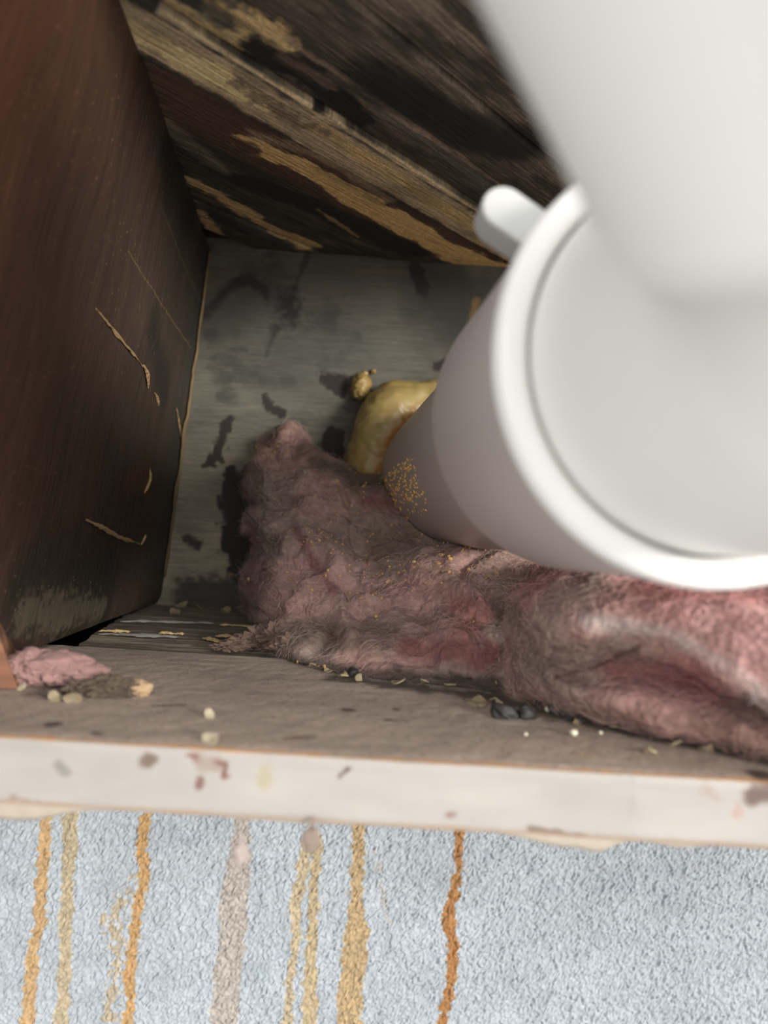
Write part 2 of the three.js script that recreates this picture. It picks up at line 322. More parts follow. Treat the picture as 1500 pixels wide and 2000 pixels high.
const darkWood = std({ color: new THREE.Color(...lin([62, 48, 36])), roughness: 0.85 });
const paleWood = std({ color: new THREE.Color(...lin([158, 130, 92])), roughness: 0.85 });
const rafter = group('roof_rafter', [-0.1, 0, -0.21]);
tag(rafter, 'dark brown wooden rafter standing along the left side of the cavity', 'rafter');
{
  const D0 = 0.088, D1 = 0.3335;
  const face = grid(160, 120, (u, t) => { const d = mix(D0, D1, u), y = mix(rafY0(d), CEIL - 0.001, t); return V(rafX(d, t) + 0.0006 * fbm2(d * 60, y * 40, 3, 3) - 0.0012 * ss(0.02, 0, t), y, -d); }, null, (u, t, p) => [(-p.z * 1000 - 90) / 250, p.y * 1000 / 160]);
  mesh('side_face', under(rafter, face), rafMat, rafter);
  const rest = grid(40, 3, (u, w) => { const d = mix(D0, D1, u), k = Math.round(w * 3); const pts = [[rafX(d, 1), CEIL - 0.001], [-0.150, CEIL - 0.001], [-0.150, rafY0(d) + 0.001], [rafX(d, 0) - 0.0012, rafY0(d)]][k]; return V(pts[0], pts[1], -d); });
  mesh('core', under(rafter, rest.toNonIndexed().deleteAttribute('normal') && (() => { const q = rest.toNonIndexed(); q.computeVertexNormals(); return q; })()), darkWood, rafter);
  const end = new THREE.BufferGeometry().setFromPoints([V(rafX(D0, 1), CEIL - .001, -D0), V(-.15, CEIL - .001, -D0), V(-.15, rafY0(D0), -D0), V(rafX(D0, 0), rafY0(D0), -D0)]); end.setIndex([0, 1, 2, 0, 2, 3]); end.setAttribute('uv', new THREE.Float32BufferAttribute([0, 0, 1, 0, 1, 1, 0, 1], 2)); end.computeVertexNormals();
  mesh('end_grain', under(rafter, end), darkWood, rafter);
  const sliver = (pts, w, lift) => {                                // a raised splinter of bare wood along the face
    const P = rp(...pts.map(([x, y]) => [x, y, 0])).map(([d, y]) => V(rafX(d / 1000, clamp(y / 1000 / CEIL)), y / 1000, -d / 1000));
    const c = new THREE.CatmullRomCurve3(P), n = 40;
    const g = grid(n, 4, (u, v) => { const p = c.getPoint(u), taper = Math.sin(Math.PI * clamp(u * 0.9 + 0.08)) ** 0.7 * (0.75 + 0.3 * noise2(u * 9, w * 9000, 7)); const a = (v - 0.5) * Math.PI; p.x += 0.0002 + lift * taper * Math.cos(a); p.y += w * taper * Math.sin(a) + 0.0004 * noise2(u * 22, v * 3, 5); return p; });
    tag(mesh('splinter', under(rafter, g), paleWood, rafter), 'pale raw splinter torn from the rafter');
  };
  sliver([[185, 600], [215, 640], [250, 680], [278, 715]], 0.00050, 0.0006);
  sliver([[278, 710], [286, 735], [288, 758]], 0.00108, 0.0012);
  sliver([[300, 765], [306, 780], [309, 792]], 0.00072, 0.0009);
  sliver([[165, 1013], [200, 1032], [235, 1050], [272, 1062]], 0.00086, 0.001);
  sliver([[274, 1064], [280, 1052], [284, 1044]], 0.00058, 0.0008);
  sliver([[291, 915], [290, 940], [280, 964]], 0.00137, 0.0012);
  sliver([[343, 795], [348, 825], [352, 850]], 0.00058, 0.0007);
  // bare back arris of the rafter, against the plywood
  const arris = grid(4, 140, (u, v) => { const y = mix(0.012, 0.152, v), t = y / CEIL, w = 0.0011 + 0.0009 * fbm2(y * 120, 2, 3, 8) ; const d = 0.3338 - u * w * 4.2; return V(rafX(d, t) + 0.0007 + 0.0006 * Math.sin(u * Math.PI) * (0.8 + 0.4 * noise2(y * 300, 1, 4)), y, -d); });
  tag(mesh('bare_edge', under(rafter, arris), std({ color: new THREE.Color(...lin([128, 108, 76])), roughness: 0.9 }), rafter), 'bare pale arris at the back of the rafter');
}

// ------------------------------------------------------------------ ledge: thin sheet with a painted front edge, and the timber plate behind it
const LX0 = -150, LX1 = 330;
const lp = (...l) => l.map(([px, py, r]) => { const p = onLevel(px, py, 0); return [p.x * 1000, -p.z * 1000, r]; });
const ledgePaint = painter([
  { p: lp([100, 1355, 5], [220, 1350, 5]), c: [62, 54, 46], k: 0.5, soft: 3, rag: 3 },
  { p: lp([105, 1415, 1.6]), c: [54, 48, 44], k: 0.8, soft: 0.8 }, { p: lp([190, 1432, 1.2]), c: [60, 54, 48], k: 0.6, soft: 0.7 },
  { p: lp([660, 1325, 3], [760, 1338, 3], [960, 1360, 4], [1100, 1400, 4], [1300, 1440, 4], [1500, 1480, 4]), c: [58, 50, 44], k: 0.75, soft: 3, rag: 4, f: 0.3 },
  { p: lp([300, 1378, 0.7], [380, 1378, 0.5]), c: [74, 60, 50], k: 0.6, soft: 0.4 },
  { p: lp([760, 1405, 0.6], [800, 1408, 0.5]), c: [60, 44, 34], k: 0.7, soft: 0.4 },
  { p: lp([560, 1440, 0.9], [610, 1440, 0.7]), c: [86, 68, 54], k: 0.6, soft: 0.5 },
  { p: lp([680, 1385, 1.2]), c: [66, 50, 40], k: 0.8, soft: 0.5 }, { p: lp([775, 1385, 1]), c: [66, 50, 40], k: 0.8, soft: 0.5 },
  { p: lp([1120, 1475, 0.4], [1185, 1483, 0.4]), c: [168, 140, 100], k: 0.7, soft: 0.4 },
  { p: lp([1490, 1515, 3]), c: [56, 40, 34], k: 0.9, soft: 0.8 },
]);
const ledgeMap = tex(2048, 512, (u, v) => {
  const x = mix(LX0, LX1, u), d = mix(140, 232, v);
  const grain = fbm2(x * 0.06, d * 0.8, 4, 2), fine = noise2(x * 2.2, d * 2.4, 3), cloud = fbm2(x * 0.03, d * 0.06, 4, 5);
  const k = 1 + 0.07 * grain + 0.05 * fine + 0.12 * cloud, far = ss(165, 225, d);
  const b = [mix(155, 153, far) * k, mix(139, 139, far) * k, mix(126, 126, far) * k];
  ledgePaint(x, d, b);
  const h = hash(Math.floor(x * 2.1), Math.floor(d * 1.9), 5);
  if (h > 0.975) for (let c = 0; c < 3; c++) b[c] *= 0.66; else if (h < 0.007) for (let c = 0; c < 3; c++) b[c] = mix(b[c], 205, 0.4);
  const e = 1 - ss(142.4, 143.6, d + 0.5 * noise2(x * 0.4, 1, 4)); for (let c = 0; c < 3; c++) b[c] = mix(b[c], [168, 124, 84][c], 0.85 * e);   // worn brown arris
  return b;
});
const ledgeBump = tex(1024, 256, (u, v) => { const x = mix(LX0, LX1, u), d = mix(140, 232, v); return 128 + 50 * noise2(x * 2, d * 2, 3) + 40 * noise2(x * 0.9, d * 1.1, 7); }, false);
const ledge = group('ledge_board', [0.05, 0, -0.19]);
tag(ledge, 'thin dusty brown ledge board with a white painted front edge', 'ledge');
const frontZ = (x) => LEDGE_Z + 0.0003 * fbm2(x * 60, 2, 3, 4), topY = (x) => 0.0002 * fbm2(x * 50, 4, 3, 6);
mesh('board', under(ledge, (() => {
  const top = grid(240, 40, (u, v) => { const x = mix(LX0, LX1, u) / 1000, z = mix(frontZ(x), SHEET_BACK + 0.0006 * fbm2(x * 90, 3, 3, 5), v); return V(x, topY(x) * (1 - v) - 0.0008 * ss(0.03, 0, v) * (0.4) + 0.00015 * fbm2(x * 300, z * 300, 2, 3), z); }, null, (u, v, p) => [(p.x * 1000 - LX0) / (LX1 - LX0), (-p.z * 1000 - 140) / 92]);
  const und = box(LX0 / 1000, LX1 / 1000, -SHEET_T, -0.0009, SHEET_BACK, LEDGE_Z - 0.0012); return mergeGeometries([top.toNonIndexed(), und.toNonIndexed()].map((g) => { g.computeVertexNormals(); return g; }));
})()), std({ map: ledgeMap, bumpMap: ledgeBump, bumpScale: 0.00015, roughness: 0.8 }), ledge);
// front edge, paint with knocks
const fp = (...l) => l.map(([px, py, r]) => { const p = at(px, py, -LEDGE_Z); return [p.x * 1000, p.y * 1000, r]; });
const edgePaint = painter([
  { p: fp([290, 1487, 1.2]), c: [94, 78, 68], k: 0.9, soft: 0.8 }, { p: fp([112, 1492, 0.8], [132, 1508, 0.9]), c: [110, 107, 99], k: 0.7, soft: 0.8 },
  { p: fp([362, 1476, 0.6], [380, 1478, 0.6]), c: [104, 67, 59], k: 0.9, soft: 0.5 }, { p: fp([395, 1490, 1.4], [420, 1495, 1.4]), c: [132, 117, 107], k: 0.8, soft: 0.8 },
  { p: fp([425, 1490, 0.7], [442, 1495, 1.0], [436, 1515, 0.4]), c: [96, 62, 54], k: 0.95, soft: 0.5 }, { p: fp([390, 1523, 0.4], [388, 1536, 0.5]), c: [100, 73, 67], k: 0.85, soft: 0.4 },
  { p: fp([520, 1500, 1.2], [516, 1525, 1]), c: [146, 137, 112], k: 0.7, soft: 0.8 }, { p: fp([662, 1517, 0.8], [680, 1500, 0.6]), c: [76, 60, 56], k: 0.95, soft: 0.4 },
  { p: fp([25, 1556, 0.5], [70, 1566, 0.4]), c: [113, 97, 88], k: 0.8, soft: 0.5 }, { p: fp([880, 1593, 0.8]), c: [116, 94, 88], k: 0.85, soft: 0.5 },
  { p: fp([905, 1610, 0.3], [925, 1600, 0.3]), c: [96, 80, 72], k: 0.8, soft: 0.4 },
  { p: fp([1035, 1620, 0.5], [1090, 1628, 0.5], [1140, 1638, 0.4]), c: [96, 83, 75], k: 0.8, soft: 0.5 }, { p: fp([320, 1590, 0.3], [330, 1588, 0.5]), c: [99, 76, 68], k: 0.8, soft: 0.4 },
  { p: fp([1380, 1545, 1.2], [1395, 1560, 0.8]), c: [140, 123, 114], k: 0.7, soft: 0.8 }, { p: fp([1440, 1570, 0.8]), c: [132, 102, 95], k: 0.8, soft: 0.5 }, { p: fp([1438, 1590, 0.6]), c: [149, 123, 114], k: 0.7, soft: 0.6 },
  { p: fp([1470, 1555, 1.4], [1500, 1545, 2]), c: [83, 64, 57], k: 0.85, soft: 1 }, { p: fp([1235, 1510, 0.3], [1232, 1620, 0.4]), c: [140, 135, 132], k: 0.6, soft: 0.4 },
]);
const edgeMap = tex(2048, 96, (u, v) => {
  const x = mix(LX0, LX1, u), y = mix(-14, 1, v), cloud = fbm2(x * 0.05, y * 0.2, 4, 7);
  const b = [149 + 9 * cloud, 144 + 9 * cloud, 138 + 8 * cloud]; edgePaint(x, y, b);
  const bot = 1 - ss(-12.2, -11.7, y + 0.35 * fbm2(x * 0.12, 1, 3, 4)), topE = ss(-0.75, -0.25, y + 0.4 * fbm2(x * 0.2, 5, 3, 8));
  for (let c = 0; c < 3; c++) { b[c] = mix(b[c], [150, 124, 104][c], 0.75 * bot); b[c] = mix(b[c], [172, 130, 92][c], 0.7 * topE); }
  return b;
});
tag(mesh('painted_edge', under(ledge, grid(480, 14, (u, v) => { const x = mix(LX0, LX1, u) / 1000, y = mix(-SHEET_T, topY(x) - 0.0003, v), r = 0.0005 * (ss(0.06, 0, v) + ss(0.94, 1, v)); return V(x, y, frontZ(x) - r + 0.00012 * fbm2(x * 200, y * 200, 3, 9)); }, null, (u, v, p) => [(p.x * 1000 - LX0) / (LX1 - LX0), (p.y * 1000 + 14) / 15])), std({ map: edgeMap, roughness: 0.6 }), ledge), 'white chipped paint on the front of the ledge');
// ragged skin of paint hanging under the edge
{
  const hang = (x) => { // x in mm, hang in mm below the edge
    const bump = (c, w, h) => h * Math.exp(-(((x - c) / w) ** 2));
    let h = 0.9 + 0.35 * fbm2(x * 0.09, 7, 4, 2) + bump(-63, 9, 2.4) + bump(-74, 10, 2.2) + bump(38, 8, 1.5) + bump(44, 3.2, 1.6) + bump(36, 10, 0.6) + bump(58, 4, 1.0) + bump(-10, 8, 0.5);
    return h;
  };
  const g = grid(600, 10, (u, v) => { const x = mix(LX0, LX1, u), h = hang(x) / 1000; const a = v * Math.PI * 1.0; const k = v < 0.5 ? v * 2 : 2 - v * 2; return V(x / 1000, -SHEET_T + 0.0004 - h * k * (1), LEDGE_Z - 0.0006 - (v < 0.5 ? 0 : 0.0007) - 0.0006 * k + 0.0001 * noise2(x * 0.7, v * 4, 3)); });
  tag(mesh('paint_skin', under(ledge, g), std({ color: new THREE.Color(...lin([156, 146, 132])), roughness: 0.65 }), ledge), 'cream paint curling off the lower edge');
}
// timber plate behind the sheet
const plate = group('timber_plate', [0.05, -0.02, -0.28]);
tag(plate, 'dark splintered timber plate behind the ledge board under the back wall', 'timber plate');
const plateMap = tex(1024, 512, (u, v) => {
  const x = mix(LX0, LX1, u), d = mix(226, 340, v), g = fbm2(x * 0.05, d * 1.1, 5, 6), f = noise2(x * 0.5, d * 5, 7), cl = fbm2(x * 0.06, d * 0.15, 4, 9);
  const k = 1 + 0.3 * g + 0.12 * f + 0.3 * cl; return [112 * k, 102 * k, 88 * k];
});
const plateMat = std({ map: plateMap, roughness: 0.85, bumpMap: tex(512, 256, (u, v) => 128 + 70 * fbm2(mix(LX0, LX1, u) * 0.08, mix(226, 340, v) * 1.3, 4, 6), false), bumpScale: 0.001 });
const slot = (z) => mix(-0.0900, -0.0975, clamp((-z - 0.218) / 0.079)) + 0.0006 * noise2(z * 300, 1, 3);   // the plate stops short of the rafter: a dark gap stays
mesh('plate', under(plate, (() => {
  const top = grid(200, 110, (u, v) => { const z = mix(SHEET_BACK - 0.0012, BACK + 0.0002, v), x = mix(slot(z), LX1 / 1000, u); const st = 0.0012 * ss(0.02, 0.0, Math.abs(v - 0.18) - 0.02 - 0.02 * noise2(x * 60, 1, 2)); return V(x, -0.0004 - 0.0012 * ss(0.25, 0.05, v) + 0.0007 * fbm2(x * 25, z * 320, 4, 4) + st * 0.4, z); }, null, (u, v, p) => [(p.x * 1000 - LX0) / (LX1 - LX0), (-p.z * 1000 - 226) / 114]);
  const body = box(-0.0895, LX1 / 1000, -0.036, -0.003, BACK + 0.0003, SHEET_BACK - 0.0013); const step = box(-0.150, -0.0893, -0.036, -0.013, BACK + 0.0003, SHEET_BACK - 0.0013); return mergeGeometries([top, body, step].map((q) => q.toNonIndexed()));
})()), plateMat, plate);
{
  const sl = (x0, y0, x1, y1, w, col) => {
    const a = onLevel(x0, y0, 0.0005), b = onLevel(x1, y1, 0.0005), n = 24;
    const g = grid(n, 6, (u, v) => { const p = a.clone().lerp(b, u), t = Math.pow(Math.sin(Math.PI * clamp(u * 0.94 + 0.03)), 0.5) * (0.7 + 0.45 * noise2(u * 9, x0 * 0.1, 4)), q = (v - 0.5) * 2; p.z += q * w * t; p.y += 0.0009 * (1 - q * q) * t - 0.0003 + 0.0002 * noise2(u * 20, v * 6, 3); return p; });
    mesh('splinter', under(plate, g), col, plate);
  };
  const grey = std({ color: new THREE.Color(...lin([128, 124, 116])), roughness: 0.9 }), tan = std({ color: new THREE.Color(...lin([186, 160, 116])), roughness: 0.9 });
  sl(190, 1236, 350, 1243, 0.0022, grey); sl(192, 1231, 255, 1233, 0.0012, tan); sl(310, 1235, 360, 1237, 0.0016, tan); sl(395, 1244, 450, 1256, 0.0026, tan); sl(420, 1240, 515, 1245, 0.0024, tan); sl(430, 1219, 528, 1224, 0.0016, tan); sl(235, 1212, 420, 1216, 0.0012, grey);
}
// block of rusty brown wood standing at the left end of the ledge
{
  const P = [onLevel(46, 1284, 0.0003), onLevel(34, 1347, 0.0003)], b = group('wood_block', [-0.095, 0.0, -0.19]);
  tag(b, 'rusty brown wood block at the left end of the ledge beside the pink tuft', 'wood block');
  // outline of its face seen from the cavity: top corner leans back to the left
  const A = onLevel(45, 1278, 0.0002), B = onLevel(36, 1346, 0.0002), C = onLevel(-80, 1375, 0.0002), T = at(-2, 1190, 0.2), T2 = at(-60, 1100, 0.185), T3 = at(-70, 1040, 0.175);
  const pts = [A, B, C, at(-90, 1250, 0.17), T2, T, onLevel(-160, 1290, 0.0002)];
  const sh = (arr, n) => arr;
  // prism: right-hand face A-B front, face front B-C, top slope
  const g = new THREE.BufferGeometry(), tri = [], uvs = [];
  const quad = (p, q, r, s, n = 10) => { for (let i = 0; i < n; i++) for (let j = 0; j < n; j++) { const f = (u, v) => { const k = p.clone().lerp(q, u).lerp(s.clone().lerp(r, u), v); k.x += 0.0004 * fbm2(k.z * 160, k.y * 160, 2, 4); return k; }; const a = f(i / n, j / n), b2 = f((i + 1) / n, j / n), c = f((i + 1) / n, (j + 1) / n), d = f(i / n, (j + 1) / n); tri.push(a, b2, c, a, c, d); for (const k of [a, b2, c, a, c, d]) uvs.push(k.z * 20, k.y * 20); } };
  const Tb = at(-3, 1192, 0.2035), Tf = at(-30, 1170, 0.176), Cb = V(Tb.x - 0.03, 0.0002, Tb.z), Cf = V(B.x - 0.03, 0.0002, B.z), TbL = V(Tb.x - 0.03, Tb.y, Tb.z), TfL = V(Tf.x - 0.03, Tf.y, Tf.z);
  quad(A, B, Tf, Tb); quad(B, Cf, TfL, Tf, 4); quad(Tb, Tf, TfL, TbL, 4); quad(Cb, A, Tb, TbL, 4); quad(Cf, Cb, TbL, TfL, 2);
  g.setFromPoints(tri); g.setAttribute('uv', new THREE.Float32BufferAttribute(uvs, 2)); g.computeVertexNormals();
  const m = tex(256, 256, (u, v) => { const k = 1 + 0.4 * fbm2(u * 6, v * 22, 4, 3) + 0.3 * fbm2(u * 8, v * 8, 4, 8); return [118 * k, 82 * k, 62 * k]; }, true, true);
  mesh('block', under(b, g), std({ map: m, roughness: 0.8 }), b);
}

// ------------------------------------------------------------------ stucco wall below
const sp = (...l) => l.map(([px, py, w]) => { const p = at(px, py, -STUCCO); return [p.x * 1000, p.y * 1000, w * 0.18 / 2]; });
const down = (q) => { const a = q[q.length - 2], b = q[q.length - 1], k = 45 / (a[1] - b[1]); return [...q, [b[0] + (b[0] - a[0]) * k * 0.4, b[1] - 45, b[2]]]; };
const streaks = [
  { p: sp([92, 1590, 22], [84, 1680, 22], [78, 1760, 22], [80, 1800, 24], [66, 1850, 22], [60, 1920, 26], [52, 2010, 26]), c: [152, 121, 80], k: 0.9 },
  { p: sp([138, 1590, 30], [134, 1700, 24], [130, 1800, 26], [128, 1870, 24], [124, 1930, 24], [118, 2010, 28]), c: [146, 130, 100], k: 0.85 },
  { p: sp([285, 1595, 22], [276, 1660, 22], [284, 1700, 20], [268, 1780, 20], [258, 1850, 20], [252, 1920, 22], [256, 1950, 18], [246, 2010, 22]), c: [148, 113, 68], k: 0.92 },
  { p: sp([262, 1720, 10], [235, 1760, 14], [215, 1800, 18], [232, 1850, 18], [226, 1910, 12], [212, 1960, 20], [208, 2000, 14]), c: [146, 124, 89], k: 0.6, rag: 5, f: 0.6 },
  { p: sp([474, 1600, 26], [468, 1680, 44], [458, 1760, 54], [452, 1850, 50], [442, 1940, 56], [436, 2010, 56]), c: [140, 129, 117], k: 0.75 },
  { p: sp([600, 1650, 22], [585, 1730, 20], [575, 1780, 22], [580, 1830, 16], [568, 1900, 14], [560, 2010, 20]), c: [150, 132, 100], k: 0.8 },
  { p: sp([620, 1640, 22], [612, 1740, 18], [610, 1840, 20], [604, 1930, 26], [606, 2010, 34]), c: [148, 129, 94], k: 0.85 },
  { p: sp([702, 1610, 24], [698, 1700, 26], [694, 1770, 26], [698, 1820, 46], [692, 1870, 48], [684, 1940, 48], [680, 2010, 50]), c: [145, 121, 83], k: 0.88 },
  { p: sp([730, 1660, 8], [748, 1740, 10], [762, 1800, 6]), c: [145, 137, 125], k: 0.5, rag: 3 },
  { p: sp([898, 1620, 16], [896, 1700, 16], [882, 1760, 20], [874, 1795, 24], [886, 1850, 20], [882, 1910, 18], [872, 1960, 18], [862, 2010, 16]), c: [130, 87, 42], k: 0.97 },
];
for (const s of streaks) { if (s.p[s.p.length - 1][1] < -100) s.p = down(s.p); s.soft = 0.5; s.rag ??= 1.5; s.f ??= 0.55; }
const streakPaint = painter(streaks);
const stucco = group('wall_front', [0, -0.1, STUCCO]); tag(stucco, 'rough pale blue-white stucco wall below the ledge with rusty drip stains', null, null, 'structure');
{
  const W = 0.36, Hh = 0.19, nx = 1080, ny = 570, xc = -0.18, y0 = -0.0128 - Hh;
  const relief = (x, y) => {                                       // millimetres in
    const wx = x + 0.9 * noise2(x * 0.5, y * 0.5, 40), wy = y + 0.9 * noise2(x * 0.5, y * 0.5, 41);
    const a = noise2(wx * 0.75 + 0.25 * wy, wy * 0.65, 1), b = noise2(wx * 1.45, wy * 1.2 - 0.4 * wx, 2), c = noise2(wx * 0.12, wy * 0.12, 3), e = noise2(x * 2.1, y * 1.9, 6);
    const crest = Math.max(0, a + 0.5 * b) ** 0.8;
    return 0.42 * crest + 0.30 * b + 0.30 * c + 0.26 * e;
  };
  const g = grid(nx, ny, (u, v) => { const x = xc + W * u, y = y0 + Hh * v; return V(x, y, STUCCO + 0.001 * relief(x * 1000, y * 1000)); }, (u, v, p) => {
    const x = p.x * 1000, y = p.y * 1000, sp2 = noise2(x * 1.3, y * 1.2, 22), cl = fbm2(x * 0.035, y * 0.05, 4, 25), blue = ss(0.2, 0.7, fbm2(x * 0.09, y * 0.11, 4, 26));
    const k = 1 + 0.08 * sp2 + 0.07 * cl; const b = [141 * k, 147 * k, 152 * k];
    b[0] = mix(b[0], 114, 0.35 * blue); b[1] = mix(b[1], 124, 0.35 * blue); b[2] = mix(b[2], 131, 0.35 * blue);
    const before = b.slice(); streakPaint(x, y, b);
    const st = 0.12 * noise2(x * 1.1, y * 1.1, 29); for (let c = 0; c < 3; c++) if (b[c] !== before[c]) b[c] = clamp(b[c] * (1 + st), 0, 255);
    return lin(b);
  });
  mesh('stucco_face', under(stucco, g), std({ vertexColors: true, roughness: 0.7 }), stucco);
  mesh('wall_core', under(stucco, box(X0, X1, -0.45, -0.0362, BACK, STUCCO - 0.0015)), std({ color: new THREE.Color(...lin([147, 152, 156])), roughness: 0.8 }), stucco);
}
{ // side cheeks that close the cavity, outside the picture
  const o = mesh('wall_right', box(X1 - 0.002, X1 + 0.02, -0.012, CEIL + 0.03, BACK - 0.02, -0.118), std({ color: 0x4a3a2c })); o.userData.kind = 'structure';
  const p = mesh('wall_left', box(X0, -0.1505, -0.012, CEIL + 0.019, BACK - 0.0005, -0.09), std({ color: 0x3a2c22 })); p.userData.kind = 'structure';
}

// ------------------------------------------------------------------ white plastic drain pipe
const pBack = V(0.0247, 0.0602, -0.334), pRing = V(0.04873, 0.07091, -0.114), DIR = pRing.clone().sub(pBack).normalize();
const onAxis = (depth) => pBack.clone().lerp(pRing, (0.334 - depth) / 0.22);
const RP = 0.0290, RH = 0.0332;
const drain = group('drain_pipe', [pRing.x, pRing.y, pRing.z]);
tag(drain, 'white plastic drain pipe with rimmed coupling and elbow filling the upper right', 'pipe');
const pvcMap = tex(512, 512, (u, v) => { const c = fbm2(u * 6, v * 6, 4, 3); return [240 + 6 * c, 239 + 6 * c, 235 + 6 * c]; });
const pvc = new THREE.MeshPhysicalMaterial({ map: pvcMap, roughness: 0.42, clearcoat: 0.15, clearcoatRoughness: 0.35 });
const pvcOld = new THREE.MeshPhysicalMaterial({ color: new THREE.Color(...lin([186, 176, 172])), roughness: 0.4, clearcoat: 0.15, clearcoatRoughness: 0.35 });
{
  const fa = V(0, 1, 0).cross(DIR).normalize(), fb = V(0, 0, 0).crossVectors(DIR, fa);
  const turn = (list, seg) => { const n = list.length; const g = grid(seg, n - 1, (u, v) => { const [d, r] = list[Math.round(v * (n - 1))], w = u * 2 * Math.PI; return onAxis(d).addScaledVector(fa, Math.cos(w) * r).addScaledVector(fb, Math.sin(w) * r); }); return g; };
  const prof = (list, m, name, seg = 128) => mesh(name, under(drain, turn(list, seg)), m, drain);
  prof([[0.345, RP], [0.3, RP], [0.25, RP], [0.2, RP], [0.15, RP], [0.12, RP]], pvcOld, 'pipe');
  tag(prof([[0.1755, RP - 0.0003], [0.1755, RP + 0.0026], [0.1750, RH - 0.0006], [0.1735, RH - 0.0001], [0.172, RH], [0.15, RH], [0.13, RH + 0.0002], [0.118, RH + 0.0002]], pvcOld, 'coupling'), 'thicker coupling sleeve around the pipe');
  const lip = []; lip.push([0.119, RH + 0.0001], [0.1185, RH + 0.0007], [0.1172, RH + 0.0010], [0.1150, RH + 0.0008], [0.1142, RH + 0.0001], [0.1138, RH - 0.0012], [0.1138, RP + 0.0016], [0.1144, RP + 0.0006], [0.118, RP + 0.0002]);
  tag(prof(lip, pvc, 'coupling_rim', 160), 'bright white rim at the mouth of the coupling');
  // elbow: leaves the coupling towards the viewer, bends up and to the left
  const T0 = DIR.clone(), T1 = V(-0.596, 0.725, 0.344).normalize(), pk = pRing.clone().addScaledVector(T0, 0.0552), bend = 0.02;
  const p0 = onAxis(0.122), p1 = pk.clone().addScaledVector(T0, -bend), p2 = pk.clone().addScaledVector(T1, bend), path = [p0], rad = [RP];
  for (let i = 1; i <= 5; i++) { path.push(p0.clone().lerp(p1, i / 6)); rad.push(RP); }
  for (let i = 0; i <= 24; i++) { const t = i / 24; path.push(p1.clone().multiplyScalar((1 - t) ** 2).addScaledVector(pk, 2 * t * (1 - t)).addScaledVector(p2, t * t)); rad.push(RP); }
  for (let i = 1; i <= 8; i++) { path.push(p2.clone().addScaledVector(T1, i * 0.012)); rad.push(RP); }
  mesh('elbow', under(drain, sweep(path, rad, 128)), pvc, drain);
  const hubAt = (s) => pk.clone().addScaledVector(T1, 0.0124 + s), hl = [[0, RP - 0.0004], [0, RP + 0.002], [0.0006, RH - 0.0004], [0.002, RH + 0.0006], [0.004, RH + 0.0010], [0.02, RH + 0.0010], [0.06, RH + 0.0010], [0.12, RH + 0.0010], [0.16, RH + 0.001]];
  tag(mesh('riser_hub', under(drain, sweep(hl.map(([s]) => hubAt(s)), hl.map(([, r]) => r), 128)), pvc, drain), 'large smooth white hub rising out of the top of the picture');
  const onBody = (px, py, R) => { const [a, b] = ray(px, py), e = V(0, EYE, 0), dir = V(a, b, -1).normalize(), w = e.clone().sub(pRing), wp = w.clone().addScaledVector(DIR, -w.dot(DIR)), dp = dir.clone().addScaledVector(DIR, -dir.dot(DIR)), A = dp.lengthSq(), Bq = dp.dot(wp), C = wp.lengthSq() - R * R, t = (-Bq + Math.sqrt(Math.max(0, Bq * Bq - A * C))) / A, p = e.addScaledVector(dir, t), k = p.clone().sub(pRing); k.addScaledVector(DIR, -k.dot(DIR)); return [p, k.normalize()]; };
  const stick = (name, px, py, rx, ry, rz, m, label) => { const [p, n] = onBody(px, py, RP), g = new THREE.SphereGeometry(1, 32, 20), tx = DIR.clone(), ty = V(0, 0, 0).crossVectors(n, tx).normalize(); g.applyMatrix4(new THREE.Matrix4().makeBasis(tx.multiplyScalar(rx), ty.multiplyScalar(ry), n.clone().multiplyScalar(rz)).setPosition(p.x, p.y, p.z)); tag(mesh(name, under(drain, g), m, drain), label); };
  const glue = std({ color: new THREE.Color(...lin([204, 170, 104])), roughness: 0.5 });
  stick('moulding_boss', 1440, 1012, 0.0046, 0.0026, 0.0020, pvc, 'small raised moulding mark low on the elbow');
  stick('glue_smear', 1103, 797, 0.0016, 0.0009, 0.0002, glue, 'small yellow glue smear on the elbow');
  // flat tongue standing off the coupling
  const t0 = at(1075, 470, 0.128), t1 = at(985, 408, 0.128), ax = t1.clone().sub(t0).normalize(), side = V(0, 0, 0).crossVectors(ax, V(0, 0.25, 1).normalize()).normalize(), nrm = V(0, 0, 0).crossVectors(ax, side).normalize();
  const s2 = new THREE.Shape(), w = 0.0034, Lg = t0.distanceTo(t1); s2.moveTo(0, -w); s2.lineTo(Lg, -w); s2.absarc(Lg, 0, w, -Math.PI / 2, Math.PI / 2); s2.lineTo(0, w); s2.closePath();
  const tg = new THREE.ExtrudeGeometry(s2, { depth: 0.005, bevelEnabled: true, bevelSize: 0.0005, bevelThickness: 0.0005, bevelSegments: 3, curveSegments: 20 });
  tg.applyMatrix4(new THREE.Matrix4().makeBasis(ax, side, nrm).setPosition(t0.x, t0.y, t0.z));
  tag(mesh('tongue', under(drain, tg), new THREE.MeshPhysicalMaterial({ color: new THREE.Color(...lin([176, 177, 174])), roughness: 0.45 }), drain), 'flat round-ended white tongue sticking out behind the rim');
  // dirt specks stuck to the lower left of the pipe
  const sg = new THREE.IcosahedronGeometry(0.0004, 0), specks = new THREE.InstancedMesh(sg, std({ color: new THREE.Color(...lin([222, 172, 92])) }), 420), M = new THREE.Matrix4();
